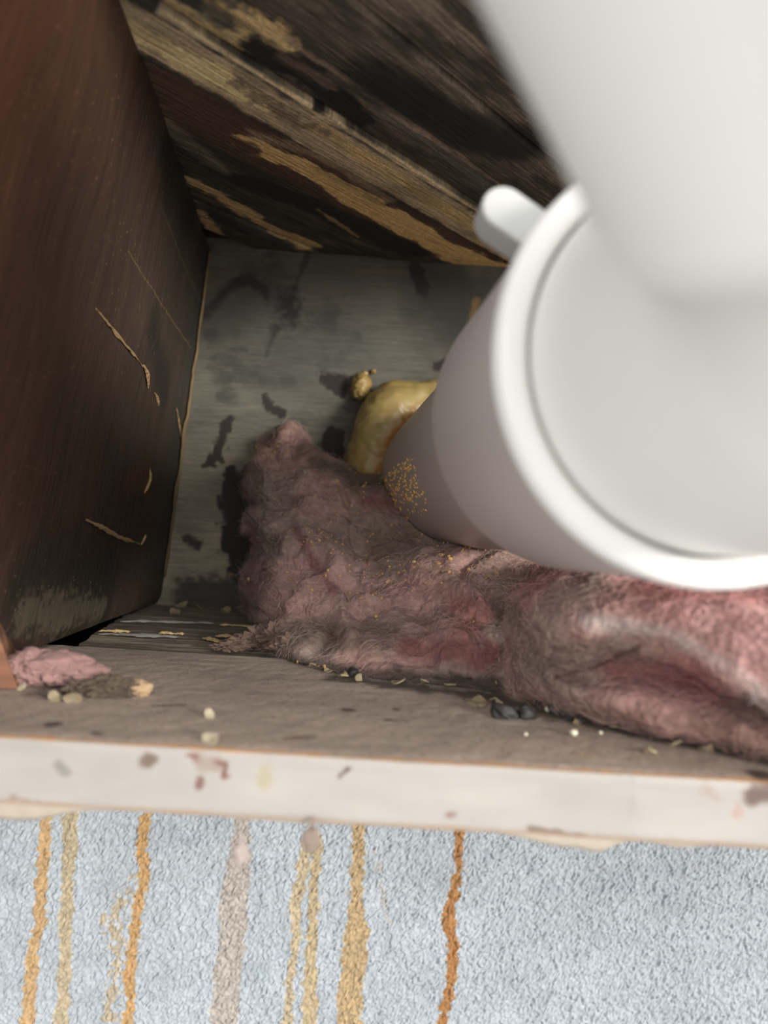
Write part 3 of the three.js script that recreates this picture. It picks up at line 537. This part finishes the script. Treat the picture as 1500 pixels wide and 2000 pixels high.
  for (let i = 0; i < 420; i++) {
    const d = 0.318 - 0.095 * Math.pow(rnd(), 1.3), ang = Math.PI + rr(0.12, 0.8) * (0.6 + 0.4 * rnd()), c = onAxis(d), k = rr(0.4, 1.3);
    M.makeRotationFromEuler(new THREE.Euler(rr(0, 6), rr(0, 6), rr(0, 6))).scale(V(k * 1.0, k * rr(0.5, 1.2), k * 1.6)); M.setPosition(c.x + Math.cos(ang) * (RP + 0.0001) - drain.position.x, c.y + Math.sin(ang) * (RP + 0.0001) - drain.position.y, c.z - drain.position.z); specks.setMatrixAt(i, M);
  }
  specks.name = 'dirt_specks'; specks.userData.kind = 'stuff'; specks.userData.label = 'golden dirt specks on the pipe'; drain.add(specks);
}

// ------------------------------------------------------------------ yellow expanding foam
const foamMat = new THREE.MeshPhysicalMaterial({ vertexColors: true, roughness: 0.5, clearcoat: 0.12, clearcoatRoughness: 0.25 });
function foamBody(pts, name, label) {
  const C = new THREE.CatmullRomCurve3(pts.map(([x, y, d]) => at(x, y, d))), R = pts.map((p) => p[3] * 0.2227 / 1000), n = 120, seg = 72;
  const rAt = (t) => { const f = t * (R.length - 1), i = Math.min(R.length - 2, Math.floor(f)); return mix(R[i], R[i + 1], ss(0, 1, f - i)); };
  const ctr = [], rad = [];
  for (let i = 0; i <= n; i++) { const t = i / n; ctr.push(C.getPoint(t)); rad.push(rAt(t) * Math.sqrt(clamp(Math.min(t, 1 - t) * 9 + 0.0004))); }
  const g = sweep(ctr, rad, seg), p = g.attributes.position, nn = g.attributes.normal, col = [];
  for (let i = 0; i < p.count; i++) {
    const v = V(p.getX(i), p.getY(i), p.getZ(i)), k = 0.0014 * fbm(v.x * 130, v.y * 130, v.z * 130, 4) + 0.0003 * noise(v.x * 620, v.y * 700, v.z * 700);
    v.addScaledVector(V(nn.getX(i), nn.getY(i), nn.getZ(i)), k); p.setXYZ(i, v.x, v.y, v.z);
    const am = ss(-0.1, 0.4, fbm(v.x * 90 + 3, v.y * 60, v.z * 60, 3)), near = ss(RP + 0.006, RP + 0.0005, v.clone().sub(onAxis(-v.z)).length());
    const m = clamp(0.25 * am + 0.9 * near); const c = [0, 1, 2].map((q) => mix([152, 132, 80][q], [146, 98, 42][q], m)); col.push(...lin(c));
  }
  g.setAttribute('color', new THREE.Float32BufferAttribute(col, 3)); g.computeVertexNormals();
  const o = group(name, [ctr[60].x, ctr[60].y, ctr[60].z]); mesh('foam', under(o, g), foamMat, o); tag(o, label, 'foam'); return o;
}
foamBody([[950, 775, 0.326, 36], [895, 776, 0.326, 42], [840, 790, 0.325, 46], [776, 806, 0.324, 58], [752, 842, 0.323, 60], [742, 880, 0.323, 60], [733, 920, 0.323, 56], [726, 960, 0.323, 48]], 'foam_bead', 'curved bead of yellow expanding foam squeezed out beside the pipe');
foamBody([[712, 730, 0.332, 14], [706, 748, 0.331, 21], [704, 765, 0.331, 21], [703, 785, 0.331, 12]], 'foam_blob', 'small yellow foam blob above the curved bead');
foamBody([[711, 728, 0.332, 6], [713, 731, 0.331, 7], [715, 735, 0.332, 5]], 'foam_blob', 'tiny foam drop on top of the small yellow blob');
foamBody([[728, 723, 0.333, 4], [730, 725, 0.332, 5], [731, 728, 0.333, 4]], 'foam_blob', 'tiniest foam drop, a little right above the others');

// ------------------------------------------------------------------ pink glass wool
const wool = tex(768, 768, () => 0, true, true);
{ // short curved strands drawn at random, wrapped at the borders: the fibre print of the wool
  const S = 768, A = new Float32Array(S * S).fill(0.86), d = wool.image.data;
  for (let n = 0; n < 26000; n++) {
    let x = rnd() * S, y = rnd() * S, a = rr(-0.7, 0.7) + (rnd() < 0.25 ? 1.3 : 0), c = rr(-0.03, 0.03), L = rr(18, 70), k = rr(-0.10, 0.08);
    for (let s = 0; s < L; s++) { const i = (Math.floor(y + S) % S) * S + (Math.floor(x + S) % S); A[i] += k * Math.sin(Math.PI * s / L); x += Math.cos(a); y += Math.sin(a); a += c; }
  }
  for (let i = 0; i < S * S; i++) { const v = clamp(A[i], 0.25, 1) * 255; d[i * 4] = d[i * 4 + 1] = d[i * 4 + 2] = v; }
  wool.needsUpdate = true;
}
const woolBump = wool.clone(); woolBump.colorSpace = THREE.NoColorSpace; woolBump.needsUpdate = true;
const woolMat = new THREE.MeshPhysicalMaterial({ vertexColors: true, map: wool, bumpMap: woolBump, bumpScale: 0.00045, roughness: 1, sheen: 0.35, sheenRoughness: 0.6, sheenColor: new THREE.Color(0.5, 0.4, 0.38) });
const strandGeo = [0, 1, 2].map((q) => { const pts = []; for (let i = 0; i <= 5; i++) { const t = i / 5; pts.push(V((t - 0.5) * 0.009, [0.0008, 0.0014, 0.0006][q] * Math.sin(t * Math.PI), [0.0009, -0.0012, 0.0018][q] * (t - 0.5) ** 2 * 4)); } return sweep(pts, [0.000014, 0.00003, 0.000036, 0.000036, 0.00003, 0.000014], 3); });
function catmull(net, u, v) {                                      // bicubic through a net of points: net[col][row]
  const nc = net.length, nr = net[0].length, cr = (a, b, c, d, t) => 0.5 * (2 * b + (c - a) * t + (2 * a - 5 * b + 4 * c - d) * t * t + (3 * b - a - 3 * c + d) * t * t * t);
  const fu = u * (nc - 1), iu = Math.min(nc - 2, Math.floor(fu)), tu = fu - iu, fv = v * (nr - 1), iv = Math.min(nr - 2, Math.floor(fv)), tv = fv - iv;
  const g = (i, j) => net[clamp(i, 0, nc - 1)][clamp(j, 0, nr - 1)], out = V(0, 0, 0);
  for (const k of ['x', 'y', 'z']) { const col = [-1, 0, 1, 2].map((di) => cr(g(iu + di, iv - 1)[k], g(iu + di, iv)[k], g(iu + di, iv + 1)[k], g(iu + di, iv + 2)[k], tv)); out[k] = cr(...col, tu); }
  return out;
}
function woolBody(cols, spec) {                                    // cols: list of rows [px, py, depth | null = on the ledge]
  const net = cols.map((c) => { const r = c.map(([x, y, d]) => d == null ? onLevel(x, y, 0.0006) : at(x, y, d)); const b = r[r.length - 1], f = r[0]; return [V(f.x, 0.0004, f.z - 0.008), ...r, V(b.x, 0.001, b.z)]; });
  const nu = spec.nu, nv = spec.nv, base = grid(nu, nv, (u, v) => catmull(net, u, v)), P = base.attributes.position, N = base.attributes.normal, uv = base.attributes.uv, col = [];
  let su = 0; // metric uv
  const paint = painter(spec.paint);
  for (let i = 0; i < P.count; i++) {
    const v = V(P.getX(i), P.getY(i), P.getZ(i)), n = V(N.getX(i), N.getY(i), N.getZ(i)); if (spec.flip) n.negate();
    const X = v.x * 1000, Y = v.y * 1000, Z = v.z * 1000, w = fbm(X * 0.03, Y * 0.03, Z * 0.03, 2);
    const lump = fbm(X * 0.055 + w, Y * 0.075 + w, Z * 0.055, 2), fold = 1 - Math.abs(fbm(X * 0.045 + 9 + 0.6 * w, Y * 0.075 + 0.8 * w, Z * 0.045 + 3, 2)) * 2.6, fine = fbm(X * 0.15, Y * 0.22, Z * 0.15, 4), fuzz = noise(X * 1.1, Y * 1.6, Z * 1.1);
    const foot = ss(0, 0.008, v.y);
    let k = spec.lump * lump + spec.fold * Math.min(0, 0.35 - fold) * 1.0 + 0.0014 * fine + 0.0004 * fuzz;
    v.addScaledVector(n, k * (0.25 + 0.75 * foot)); if (v.z < BACK + 0.0015) v.z = BACK + 0.0015; if (v.y < 0.0003) v.y = 0.0003;
    if (spec.clear) { const c = onAxis(-v.z), q = V(v.x - c.x, v.y - c.y, 0), r = -v.z < 0.178 ? RH + 0.0008 : RP + 0.0006, l = q.length(); if (l < r) { q.multiplyScalar(r / l); v.x = c.x + q.x; v.y = c.y + q.y; } }
    P.setXYZ(i, v.x, v.y, v.z); uv.setXY(i, v.x * 22 + v.z * 6, v.y * 20 - v.z * 14);
    // colour by the wool itself: clean pink, grey dust, brown dirt
    const du = ss(-0.25, 0.45, fbm(X * 0.045 + 20, Y * 0.06, Z * 0.045, 4) + spec.dust), br = ss(0.1, 0.55, fbm(X * 0.09 + 40, Y * 0.12, Z * 0.09, 4));
    const c = [0, 1, 2].map((q) => mix(mix(spec.pink[q], spec.grey[q], du), [132, 108, 96][q], 0.5 * br));
    const pu = v.x / -v.z, pv = (v.y - EYE) / -v.z, sx = (pu * cR + pv * sR), sy = (-pu * sR + pv * cR); // station across / up the bundle, as measured on site
    paint(750 + sx * 1500, 1000 - sy * 1500, c);
    const g = 1 + 0.10 * noise(X * 0.9, Y * 1.4, Z * 0.9); col.push(...lin(c.map((q) => clamp(q * g, 0, 255))));
  }
  base.setAttribute('color', new THREE.Float32BufferAttribute(col, 3)); base.computeVertexNormals();
  const o = group(spec.name, spec.at); const body = mesh('wool', under(o, base), woolMat, o);
  // loose strands standing off the surface
  const cnt = spec.strands, per = Math.floor(cnt / 3), M = new THREE.Matrix4(), q = new THREE.Quaternion(), cc = new THREE.Color();
  const Nn = base.attributes.normal;
  strandGeo.forEach((sg, s) => {
    const im = new THREE.InstancedMesh(sg, std({ color: 0xffffff, roughness: 0.8 }), per);
    for (let i = 0; i < per; i++) {
      const k = Math.floor(rnd() * P.count), n = V(Nn.getX(k), Nn.getY(k), Nn.getZ(k)); if (spec.flip) n.negate();
      const t = V(rr(-1, 1), rr(-0.5, 0.5), rr(-1, 1)); t.addScaledVector(n, -t.dot(n) + rr(-0.1, 0.35)).normalize();
      const b = V(0, 0, 0).crossVectors(t, n).normalize(), up = V(0, 0, 0).crossVectors(b, t).normalize(), z = rr(0.25, 1.0);
      M.makeBasis(t.multiplyScalar(z), up.multiplyScalar(z), b.multiplyScalar(z)).setPosition(P.getX(k) + n.x * 0.0002, P.getY(k) + n.y * 0.0002, P.getZ(k) + n.z * 0.0002);
      im.setMatrixAt(i, M); const e = rr(0.85, 1.6); cc.setRGB(Math.min(1, col[k * 3] * e + 0.01), Math.min(1, col[k * 3 + 1] * e + 0.01), Math.min(1, col[k * 3 + 2] * e + 0.01)); im.setColorAt(i, cc);
    }
    im.name = s ? `fibre_strands_00${s}` : 'fibre_strands'; im.userData.kind = 'stuff'; im.castShadow = true; o.add(im);
  });
  tag(o, spec.label, 'insulation'); o.userData.surface = undefined; delete o.userData.surface;
  return { o, P, N: Nn, flip: spec.flip };
}
const F = (...l) => l;
const battA = woolBody([
  F([474, 1195, 0.331], [472, 1130, 0.332], [474, 1050, 0.332], [478, 970, 0.332], [484, 915, 0.332], [495, 890, 0.332], [505, 880, 0.333]),
  F([492, 1207, null], [490, 1130, 0.308], [488, 1050, 0.308], [488, 970, 0.311], [492, 915, 0.315], [515, 880, 0.322], [525, 872, 0.333]),
  F([530, 1262, null], [522, 1190, 0.268], [520, 1100, 0.282], [516, 1010, 0.29], [522, 935, 0.3], [545, 876, 0.312], [560, 866, 0.333]),
  F([600, 1300, null], [600, 1240, 0.232], [600, 1150, 0.252], [600, 1060, 0.272], [598, 970, 0.29], [602, 900, 0.306], [612, 886, 0.333]),
  F([720, 1320, null], [720, 1262, 0.224], [720, 1180, 0.243], [715, 1100, 0.262], [705, 1020, 0.28], [700, 950, 0.3], [700, 918, 0.333]),
  F([850, 1336, null], [850, 1272, 0.217], [845, 1190, 0.233], [840, 1120, 0.25], [825, 1050, 0.268], [800, 985, 0.287], [785, 930, 0.333]),
  F([960, 1348, null], [960, 1282, 0.212], [960, 1210, 0.226], [958, 1150, 0.237], [950, 1105, 0.249], [940, 1065, 0.264], [925, 1010, 0.31]),
  F([1040, 1360, null], [1040, 1295, 0.207], [1035, 1225, 0.22], [1035, 1160, 0.232], [1035, 1115, 0.242], [1035, 1085, 0.256], [1040, 1060, 0.3]),
  F([1090, 1366, null], [1090, 1300, 0.207], [1085, 1235, 0.222], [1085, 1170, 0.234], [1085, 1120, 0.246], [1085, 1090, 0.262], [1090, 1065, 0.3]),
], {
  name: 'insulation_batt', at: [0, 0, -0.26], nu: 430, nv: 330, flip: false, lump: 0.008, fold: 0.0045, dust: 0.2, pink: [194, 156, 146], grey: [170, 149, 137], strands: 15000, clear: true,
  label: 'torn dusty pink glass wool heap behind, tucked under the pipe against the plywood',
  paint: [
    { p: [[640, 905, 26], [700, 930, 28], [760, 935, 24], [820, 940, 10]], c: [104, 92, 74], k: 0.8, soft: 14, rag: 30, f: 0.02 },
    { p: [[720, 985, 14], [800, 975, 22], [830, 990, 10]], c: [158, 100, 96], k: 0.7, soft: 14, rag: 16, f: 0.03 },
    { p: [[740, 1070, 30], [790, 1050, 22]], c: [140, 118, 102], k: 0.6, soft: 22, rag: 24, f: 0.02 },
    { p: [[600, 1080, 40], [680, 1110, 40], [820, 1180, 26]], c: [190, 150, 146], k: 0.5, soft: 26, rag: 24, f: 0.02 },
    { p: [[900, 1185, 18], [960, 1200, 20], [900, 1240, 22]], c: [184, 124, 118], k: 0.7, soft: 18, rag: 16, f: 0.03 },
    { p: [[800, 1265, 18], [960, 1285, 22]], c: [140, 84, 80], k: 0.7, soft: 16, rag: 18, f: 0.03 },
    { p: [[495, 1180, 26], [500, 1080, 20], [480, 960, 16]], c: [124, 98, 96], k: 0.6, soft: 18, rag: 16, f: 0.03 },
    { p: [[540, 1255, 34], [600, 1240, 32], [700, 1250, 30], [770, 1230, 20]], c: [118, 100, 88], k: 0.65, soft: 18, rag: 30, f: 0.025 },
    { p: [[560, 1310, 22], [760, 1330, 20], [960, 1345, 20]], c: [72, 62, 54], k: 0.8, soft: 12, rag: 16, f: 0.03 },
    { p: [[985, 1190, 20], [1000, 1280, 20]], c: [98, 86, 76], k: 0.7, soft: 16, rag: 14, f: 0.03 },
    { p: [[580, 1040, 10], [610, 1090, 8], [650, 1150, 8]], c: [120, 66, 68], k: 0.5, soft: 8, rag: 12, f: 0.04 },
  ],
});
const battB = woolBody([
  F([1003, 1352, null], [985, 1300, 0.208], [990, 1250, 0.211], [988, 1200, 0.215], [995, 1165, 0.22], [1015, 1135, 0.226], [1045, 1112, 0.25]),
  F([1030, 1368, null], [1022, 1312, 0.19], [1040, 1270, 0.189], [1030, 1200, 0.19], [1045, 1160, 0.196], [1065, 1125, 0.206], [1085, 1098, 0.235]),
  F([1110, 1397, null], [1110, 1352, 0.175], [1110, 1305, 0.18], [1100, 1225, 0.170], [1112, 1178, 0.174], [1125, 1130, 0.186], [1145, 1106, 0.215]),
  F([1250, 1428, null], [1250, 1382, 0.163], [1250, 1300, 0.176], [1255, 1225, 0.157], [1260, 1182, 0.161], [1262, 1142, 0.172], [1265, 1112, 0.2]),
  F([1400, 1458, null], [1400, 1412, 0.155], [1400, 1345, 0.168], [1400, 1282, 0.147], [1400, 1210, 0.149], [1400, 1165, 0.158], [1400, 1132, 0.185]),
  F([1520, 1487, null], [1520, 1450, 0.149], [1520, 1415, 0.157], [1520, 1372, 0.139], [1520, 1250, 0.139], [1520, 1180, 0.148], [1520, 1130, 0.175]),
  F([1700, 1532, null], [1700, 1505, 0.143], [1700, 1470, 0.148], [1700, 1430, 0.132], [1700, 1300, 0.13], [1700, 1210, 0.138], [1700, 1140, 0.165]),
  F([1900, 1560, null], [1900, 1535, 0.143], [1900, 1500, 0.146], [1900, 1450, 0.136], [1900, 1330, 0.134], [1900, 1230, 0.14], [1900, 1150, 0.165]),
], {
  name: 'insulation_batt', at: [0.08, 0, -0.18], nu: 330, nv: 230, flip: false, lump: 0.004, fold: 0.0015, dust: -0.02, pink: [208, 160, 154], grey: [180, 154, 142], strands: 5400, clear: true,
  label: 'folded pink glass wool batt in front at right, below the pipe rim',
  paint: [
    { p: [[1150, 1210, 18], [1300, 1235, 16], [1400, 1295, 14], [1520, 1375, 16]], c: [232, 210, 202], k: 0.9, soft: 14, rag: 12, f: 0.02 },
    { p: [[1330, 1200, 30], [1500, 1240, 40]], c: [214, 166, 162], k: 0.6, soft: 26, rag: 16, f: 0.015 },
    { p: [[1250, 1150, 12], [1400, 1165, 14], [1500, 1165, 16]], c: [180, 116, 114], k: 0.7, soft: 16, rag: 12, f: 0.02 },
    { p: [[1200, 1310, 22], [1330, 1310, 34], [1420, 1350, 26]], c: [188, 124, 120], k: 0.75, soft: 24, rag: 16, f: 0.02 },
    { p: [[1040, 1270, 22], [1010, 1200, 20], [1020, 1330, 30], [1090, 1290, 16]], c: [138, 120, 108], k: 0.6, soft: 20, rag: 18, f: 0.03 },
    { p: [[1090, 1320, 5], [1180, 1295, 5], [1250, 1262, 4]], c: [84, 56, 48], k: 0.6, soft: 6, rag: 6, f: 0.04 },
    { p: [[1040, 1370, 18], [1200, 1400, 22], [1400, 1430, 26], [1540, 1460, 26]], c: [150, 120, 108], k: 0.7, soft: 18, rag: 20, f: 0.025 },
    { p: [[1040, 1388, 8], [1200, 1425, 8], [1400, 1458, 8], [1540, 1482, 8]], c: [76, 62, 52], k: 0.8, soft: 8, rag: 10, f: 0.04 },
  ],
});
// sawdust lying on the heap
{
  const n = 520, sg = new THREE.IcosahedronGeometry(0.0004, 0), im = new THREE.InstancedMesh(sg, std({ color: new THREE.Color(...lin([206, 166, 104])) }), n), M = new THREE.Matrix4(); let k = 0, guard = 0;
  const spots = [[690, 1000, 60, 30], [790, 1010, 60, 40], [815, 1045, 16, 14], [820, 1045, 10, 8], [640, 1030, 30, 40], [740, 1120, 110, 40], [620, 1080, 50, 60], [540, 890, 30, 20], [700, 935, 70, 20], [860, 1090, 90, 40], [720, 1165, 40, 20]];
  const P = battA.P, off = battA.o.position, byPx = [];
  for (let i = 0; i < P.count; i += 3) { const x = P.getX(i) + off.x, y = P.getY(i) + off.y - EYE, z = -(P.getZ(i) + off.z), sx = (x / z) * cR + (y / z) * sR, sy = -(x / z) * sR + (y / z) * cR; byPx.push([750 + 1500 * sx, 1000 - 1500 * sy, i]); }
  while (k < n && guard++ < 60000) {
    const [px, py, i] = byPx[Math.floor(rnd() * byPx.length)]; let w = 0.02; for (const [cx, cy, a, b] of spots) w = Math.max(w, Math.exp(-(((px - cx) / a) ** 2) - ((py - cy) / b) ** 2));
    if (rnd() > w) continue; const z = rr(0.5, 1.7);
    M.makeRotationFromEuler(new THREE.Euler(rr(0, 6), rr(0, 6), rr(0, 6))).scale(V(z, z * 0.5, z * rr(0.5, 1.5))).setPosition(P.getX(i), P.getY(i) + 0.0002, P.getZ(i) + 0.0003); im.setMatrixAt(k++, M);
  }
  im.count = k; im.name = 'sawdust'; im.userData.kind = 'stuff'; im.userData.label = 'golden sawdust grains'; battA.o.add(im);
}
// ------------------------------------------------------------------ loose things on the ledge
function lumpGeo(rx, ry, rz, s, amp = 0.25, fr = 3, det = 4) { const g = new THREE.IcosahedronGeometry(1, det), p = g.attributes.position; for (let i = 0; i < p.count; i++) { const v = V(p.getX(i), p.getY(i), p.getZ(i)), k = 1 + amp * fbm(v.x * fr + s, v.y * fr, v.z * fr, 3); p.setXYZ(i, v.x * k * rx, v.y * k * ry, v.z * k * rz); } const m = g; m.computeVertexNormals(); return m; }
{
  const q = onLevel(110, 1338, 0), t = group('insulation_tuft', [q.x, 0, q.z]); tag(t, 'small pink glass wool tuft lying by the rusty block at left', 'insulation tuft');
  const g = mergeGeometries([[0.0, 0.0042, 0, 0.0085, 0.0038, 0.006, 2], [-0.006, 0.0042, 0.0005, 0.006, 0.0042, 0.005, 7], [0.0065, 0.003, 0.0006, 0.006, 0.0026, 0.004, 9]].map(([x, y, z, a, b, c, s]) => lumpGeo(a, b, c, s, 0.35, 2.6, 14).translate(x, y, z)));
  g.setAttribute('color', new THREE.Float32BufferAttribute(new Array(g.attributes.position.count).fill(lin([186, 146, 140])).flat(), 3));
  mesh('wool', g, woolMat, t);
}
const dirtMat = std({ color: new THREE.Color(...lin([84, 72, 60])), roughness: 1 }), chipMat = std({ color: new THREE.Color(...lin([168, 142, 112])), roughness: 0.85 }), flakeMat = [[146, 134, 106], [136, 124, 98], [122, 108, 84], [156, 146, 122]].map((c) => std({ color: new THREE.Color(...lin(c)), roughness: 0.7 })), blackMat = std({ color: new THREE.Color(...lin([38, 36, 35])), roughness: 0.6 });
{
  const q = onLevel(200, 1358, 0), o = group('dirt_clump', [q.x, 0, q.z]); tag(o, 'dark crumbly dirt clump between the pink tuft and the pale chip', 'dirt clump');
  mesh('crumbs', mergeGeometries([[0, 0.0018, 0, 0.006, 0.0022, 0.0035, 1], [-0.005, 0.0012, 0.001, 0.003, 0.0016, 0.0025, 4], [0.0045, 0.0016, -0.001, 0.0035, 0.002, 0.003, 6], [0.002, 0.0026, -0.001, 0.003, 0.0018, 0.0022, 8]].map(([x, y, z, a, b, c, s]) => lumpGeo(a, b, c, s, 0.7, 3.5, 8).translate(x, y, z))), dirtMat, o);
  const q2 = onLevel(268, 1357, 0), c = group('wood_chip', [q2.x, 0, q2.z]); tag(c, 'pale rounded wood chip lying beside the dark dirt clump', 'wood chip'); mesh('chip', lumpGeo(0.0034, 0.0019, 0.0028, 5, 0.35, 2, 6).translate(0, 0.0016, 0), chipMat, c);
}
function flakeGeo(s) { // a thin curled flake with a ragged outline
  const n = 12, sh = [], h = 0.00022; const pos = [0, 0, 0], idx = []; for (let i = 0; i < n; i++) { const a = i / n * 2 * Math.PI, r = 1 + 0.4 * noise2(Math.cos(a) * 1.5 + s, Math.sin(a) * 1.5, s); pos.push(Math.cos(a) * r, 0, Math.sin(a) * r * 0.75); }
  const top = []; for (let i = 0; i <= n; i++) { const x = pos[i * 3], z = pos[i * 3 + 2]; top.push(x * 0.001, 0.0003 * (x * x) - 0.00012 * noise2(x * 3, z * 3, s), z * 0.001); }
  const all = [...top, ...top.map((v, i) => (i % 3 === 1 ? v - h : v))], m = n + 1; for (let i = 1; i <= n; i++) { const j = i % n + 1; idx.push(0, j, i, m, m + i, m + j, i, j, m + j, i, m + j, m + i); }
  const g = new THREE.BufferGeometry(); g.setAttribute('position', new THREE.Float32BufferAttribute(all, 3)); g.setIndex(idx); const q = g.toNonIndexed(); q.computeVertexNormals(); q.setAttribute('uv', new THREE.Float32BufferAttribute(new Array(q.attributes.position.count * 2).fill(0), 2)); return q;
}
const flakes = [1, 2, 3, 4, 5, 6].map(flakeGeo);
const ORD = ['leftmost', 'second from the left', 'third from the left', 'fourth from the left', 'fifth from the left', 'rightmost'];
const place = (px, py, r, kind, label, cat, grp, name, lift = 0.0006) => {
  const p = onLevel(px, py + (name === 'debris_flake' && py < 1340 ? 7 : 3), 0), o = mesh(name, kind === 'black' ? grainGeo[Math.floor(rnd() * 3)] : flakes[Math.floor(rnd() * 6)], kind === 'black' ? blackMat : flakeMat[Math.floor(rnd() * 4)]);
  o.position.set(p.x, lift, p.z); const s = 1.12 * r * -p.z / 1500 * 1000; o.scale.setScalar(s); o.rotation.set(rr(-0.5, 0.9), rr(0, 6), rr(-0.4, 0.4)); tag(o, label, cat, grp); return o;
};
const grainGeo = [3, 5, 8].map((s) => lumpGeo(0.0012, 0.0007, 0.0008, s, 0.4, 2, 2));
for (const [x, y, r] of [[612, 1298, 12], [670, 1316, 12], [718, 1302, 15], [735, 1310, 10], [800, 1305, 14], [806, 1322, 16], [776, 1328, 12], [830, 1328, 10], [700, 1322, 8], [880, 1335, 11], [760, 1318, 9], [905, 1325, 10], [640, 1306, 8], [848, 1322, 11]])
  place(x, y, r, 'flake', 'pale straw-coloured flake at the foot of the rear glass wool heap', 'flake', 'pale flakes along the foot of the rear wool heap', 'debris_flake');
for (const [x, y, r] of [[947, 1332, 10], [990, 1336, 10], [965, 1368, 10], [995, 1350, 9], [935, 1375, 22], [1000, 1390, 9], [1125, 1415, 8], [1198, 1422, 9], [975, 1375, 8]])
  place(x, y, r, 'flake', 'straw-coloured flake in the corner between the two wool batts', 'flake', 'flakes lying between the two wool batts', 'debris_flake');
for (const [x, y, r, nth] of [[1270, 1470, 16, 'leftmost'], [1315, 1455, 12, 'second from left'], [1380, 1465, 14, 'rightmost'], [1360, 1452, 9, 'third from left']])
  place(x, y, r, 'flake', `pale blurred flake before the near batt, ${nth} of four`, 'flake', 'pale flakes before the near batt', 'debris_flake');
for (const [x, y, r, nth] of [[105, 1365, 12, 'second from left'], [145, 1369, 18, 'third from left'], [40, 1345, 8, 'leftmost'], [160, 1345, 9, 'rightmost']])
  place(x, y, r, 'flake', `pale flake near the dark dirt clump at left, ${nth} of four`, 'flake', 'pale flakes around the dirt clump', 'debris_flake');
place(408, 1398, 10, 'flake', 'lone pale flake on the open middle of the ledge', 'flake', null, 'debris_flake');
place(413, 1446, 16, 'flake', 'pale greenish flake right at the front edge of the ledge', 'flake', null, 'debris_flake');
for (const [x, y, r] of [[968, 1338, 16], [905, 1332, 10], [690, 1318, 12], [915, 1338, 10], [1030, 1398, 22], [985, 1398, 24], [1065, 1378, 18], [1110, 1400, 16], [1150, 1405, 14], [1085, 1390, 14], [1130, 1410, 12], [860, 1330, 10], [945, 1340, 9]])
  place(x, y, r, 'black', 'black crumb lying along the foot of the glass wool', 'crumb', 'black crumbs along the foot of the wool', 'dirt_crumb', 0.0008);
// resin beads that glint
const beadMat = new THREE.MeshPhysicalMaterial({ color: new THREE.Color(...lin([216, 214, 190])), roughness: 0.08, clearcoat: 1, clearcoatRoughness: 0.05 });
for (const [x, y, r, nth] of [[1027, 1437, 4, 'leftmost'], [1120, 1437, 8, 'third from left'], [1070, 1390, 7, 'second from left'], [1173, 1434, 4, 'rightmost']]) {
  const p = onLevel(x, y, 0), R = r * -p.z / 1500, o = mesh('resin_bead', lumpGeo(R, R * 0.8, R, x, 0.15, 2, 3), beadMat); o.position.set(p.x, R * 0.78, p.z); tag(o, `tiny glossy resin bead glinting before the near batt, ${nth} of four`, 'bead', 'glinting beads on the ledge');
}
// lint hanging from the front edge
{
  const hangT = (px, py, r, c, label) => { const p = at(px, py, 0.1405), k = r * 0.1405 / 1500, o = group('lint_tuft', [p.x, p.y, p.z]); tag(o, label, 'lint'); mesh('fluff', lumpGeo(k, k * 1.5, k * 0.7, px, 0.5, 2.5, 6), std({ color: new THREE.Color(...lin(c)), roughness: 1 }), o); const top = V(0, 0.0125 * 0 + k * 2.6, -0.0006); mesh('thread', sweep([V(0, 0, 0), V(k * 0.1, k * 1.3, -0.0003), top], [0.0004, 0.0004, 0.0003], 6), std({ color: new THREE.Color(...lin(c)), roughness: 1 }), o); };
  hangT(468, 1668, 15, [150, 138, 132], 'pinkish lint tuft hanging below the white edge, left of the middle');
  hangT(607, 1640, 16, [124, 110, 100], 'brownish lint tuft caught on the lower edge of the white paint');
}
{ // dark wisp of dusty wool trailing from the left foot of the rear heap
  const q = onLevel(500, 1272, 0), o = group('dust_wisp', [q.x, 0, q.z]); tag(o, 'dark brown dusty wisp trailing from the left foot of the rear wool heap', 'dust wisp');
  const g = mergeGeometries([[440, 1268, 4, 1.2, 3], [462, 1266, 5, 1.8, 3.4], [490, 1262, 6, 2.6, 4], [520, 1262, 7, 4, 5], [548, 1268, 7, 5, 5], [572, 1280, 6, 4, 5]].map(([x, y, a, b, c], i) => { const p = onLevel(x, y, 0); return lumpGeo(a / 1000, b / 1000, c / 1000, i * 3, 0.7, 3, 10).translate(p.x - q.x, b * 0.0006, p.z - q.z); }));
  mesh('fluff', g, std({ color: new THREE.Color(...lin([112, 92, 80])), roughness: 1, bumpMap: woolBump, bumpScale: 0.0004 }), o);
}
for (const [x, y, r, nth] of [[355, 1178, 10, 'second from left'], [392, 1184, 8, 'third from left'], [415, 1172, 12, 'fourth from left'], [440, 1188, 9, 'fifth from left'], [470, 1182, 9, 'rightmost'], [340, 1190, 9, 'leftmost']])
  place(x, y, r, 'flake', `dull debris crumb on the timber plate by the plywood, ${nth} of six`, 'flake', 'dull crumbs on the timber plate', 'debris_flake');
renderer.render(scene, camera);
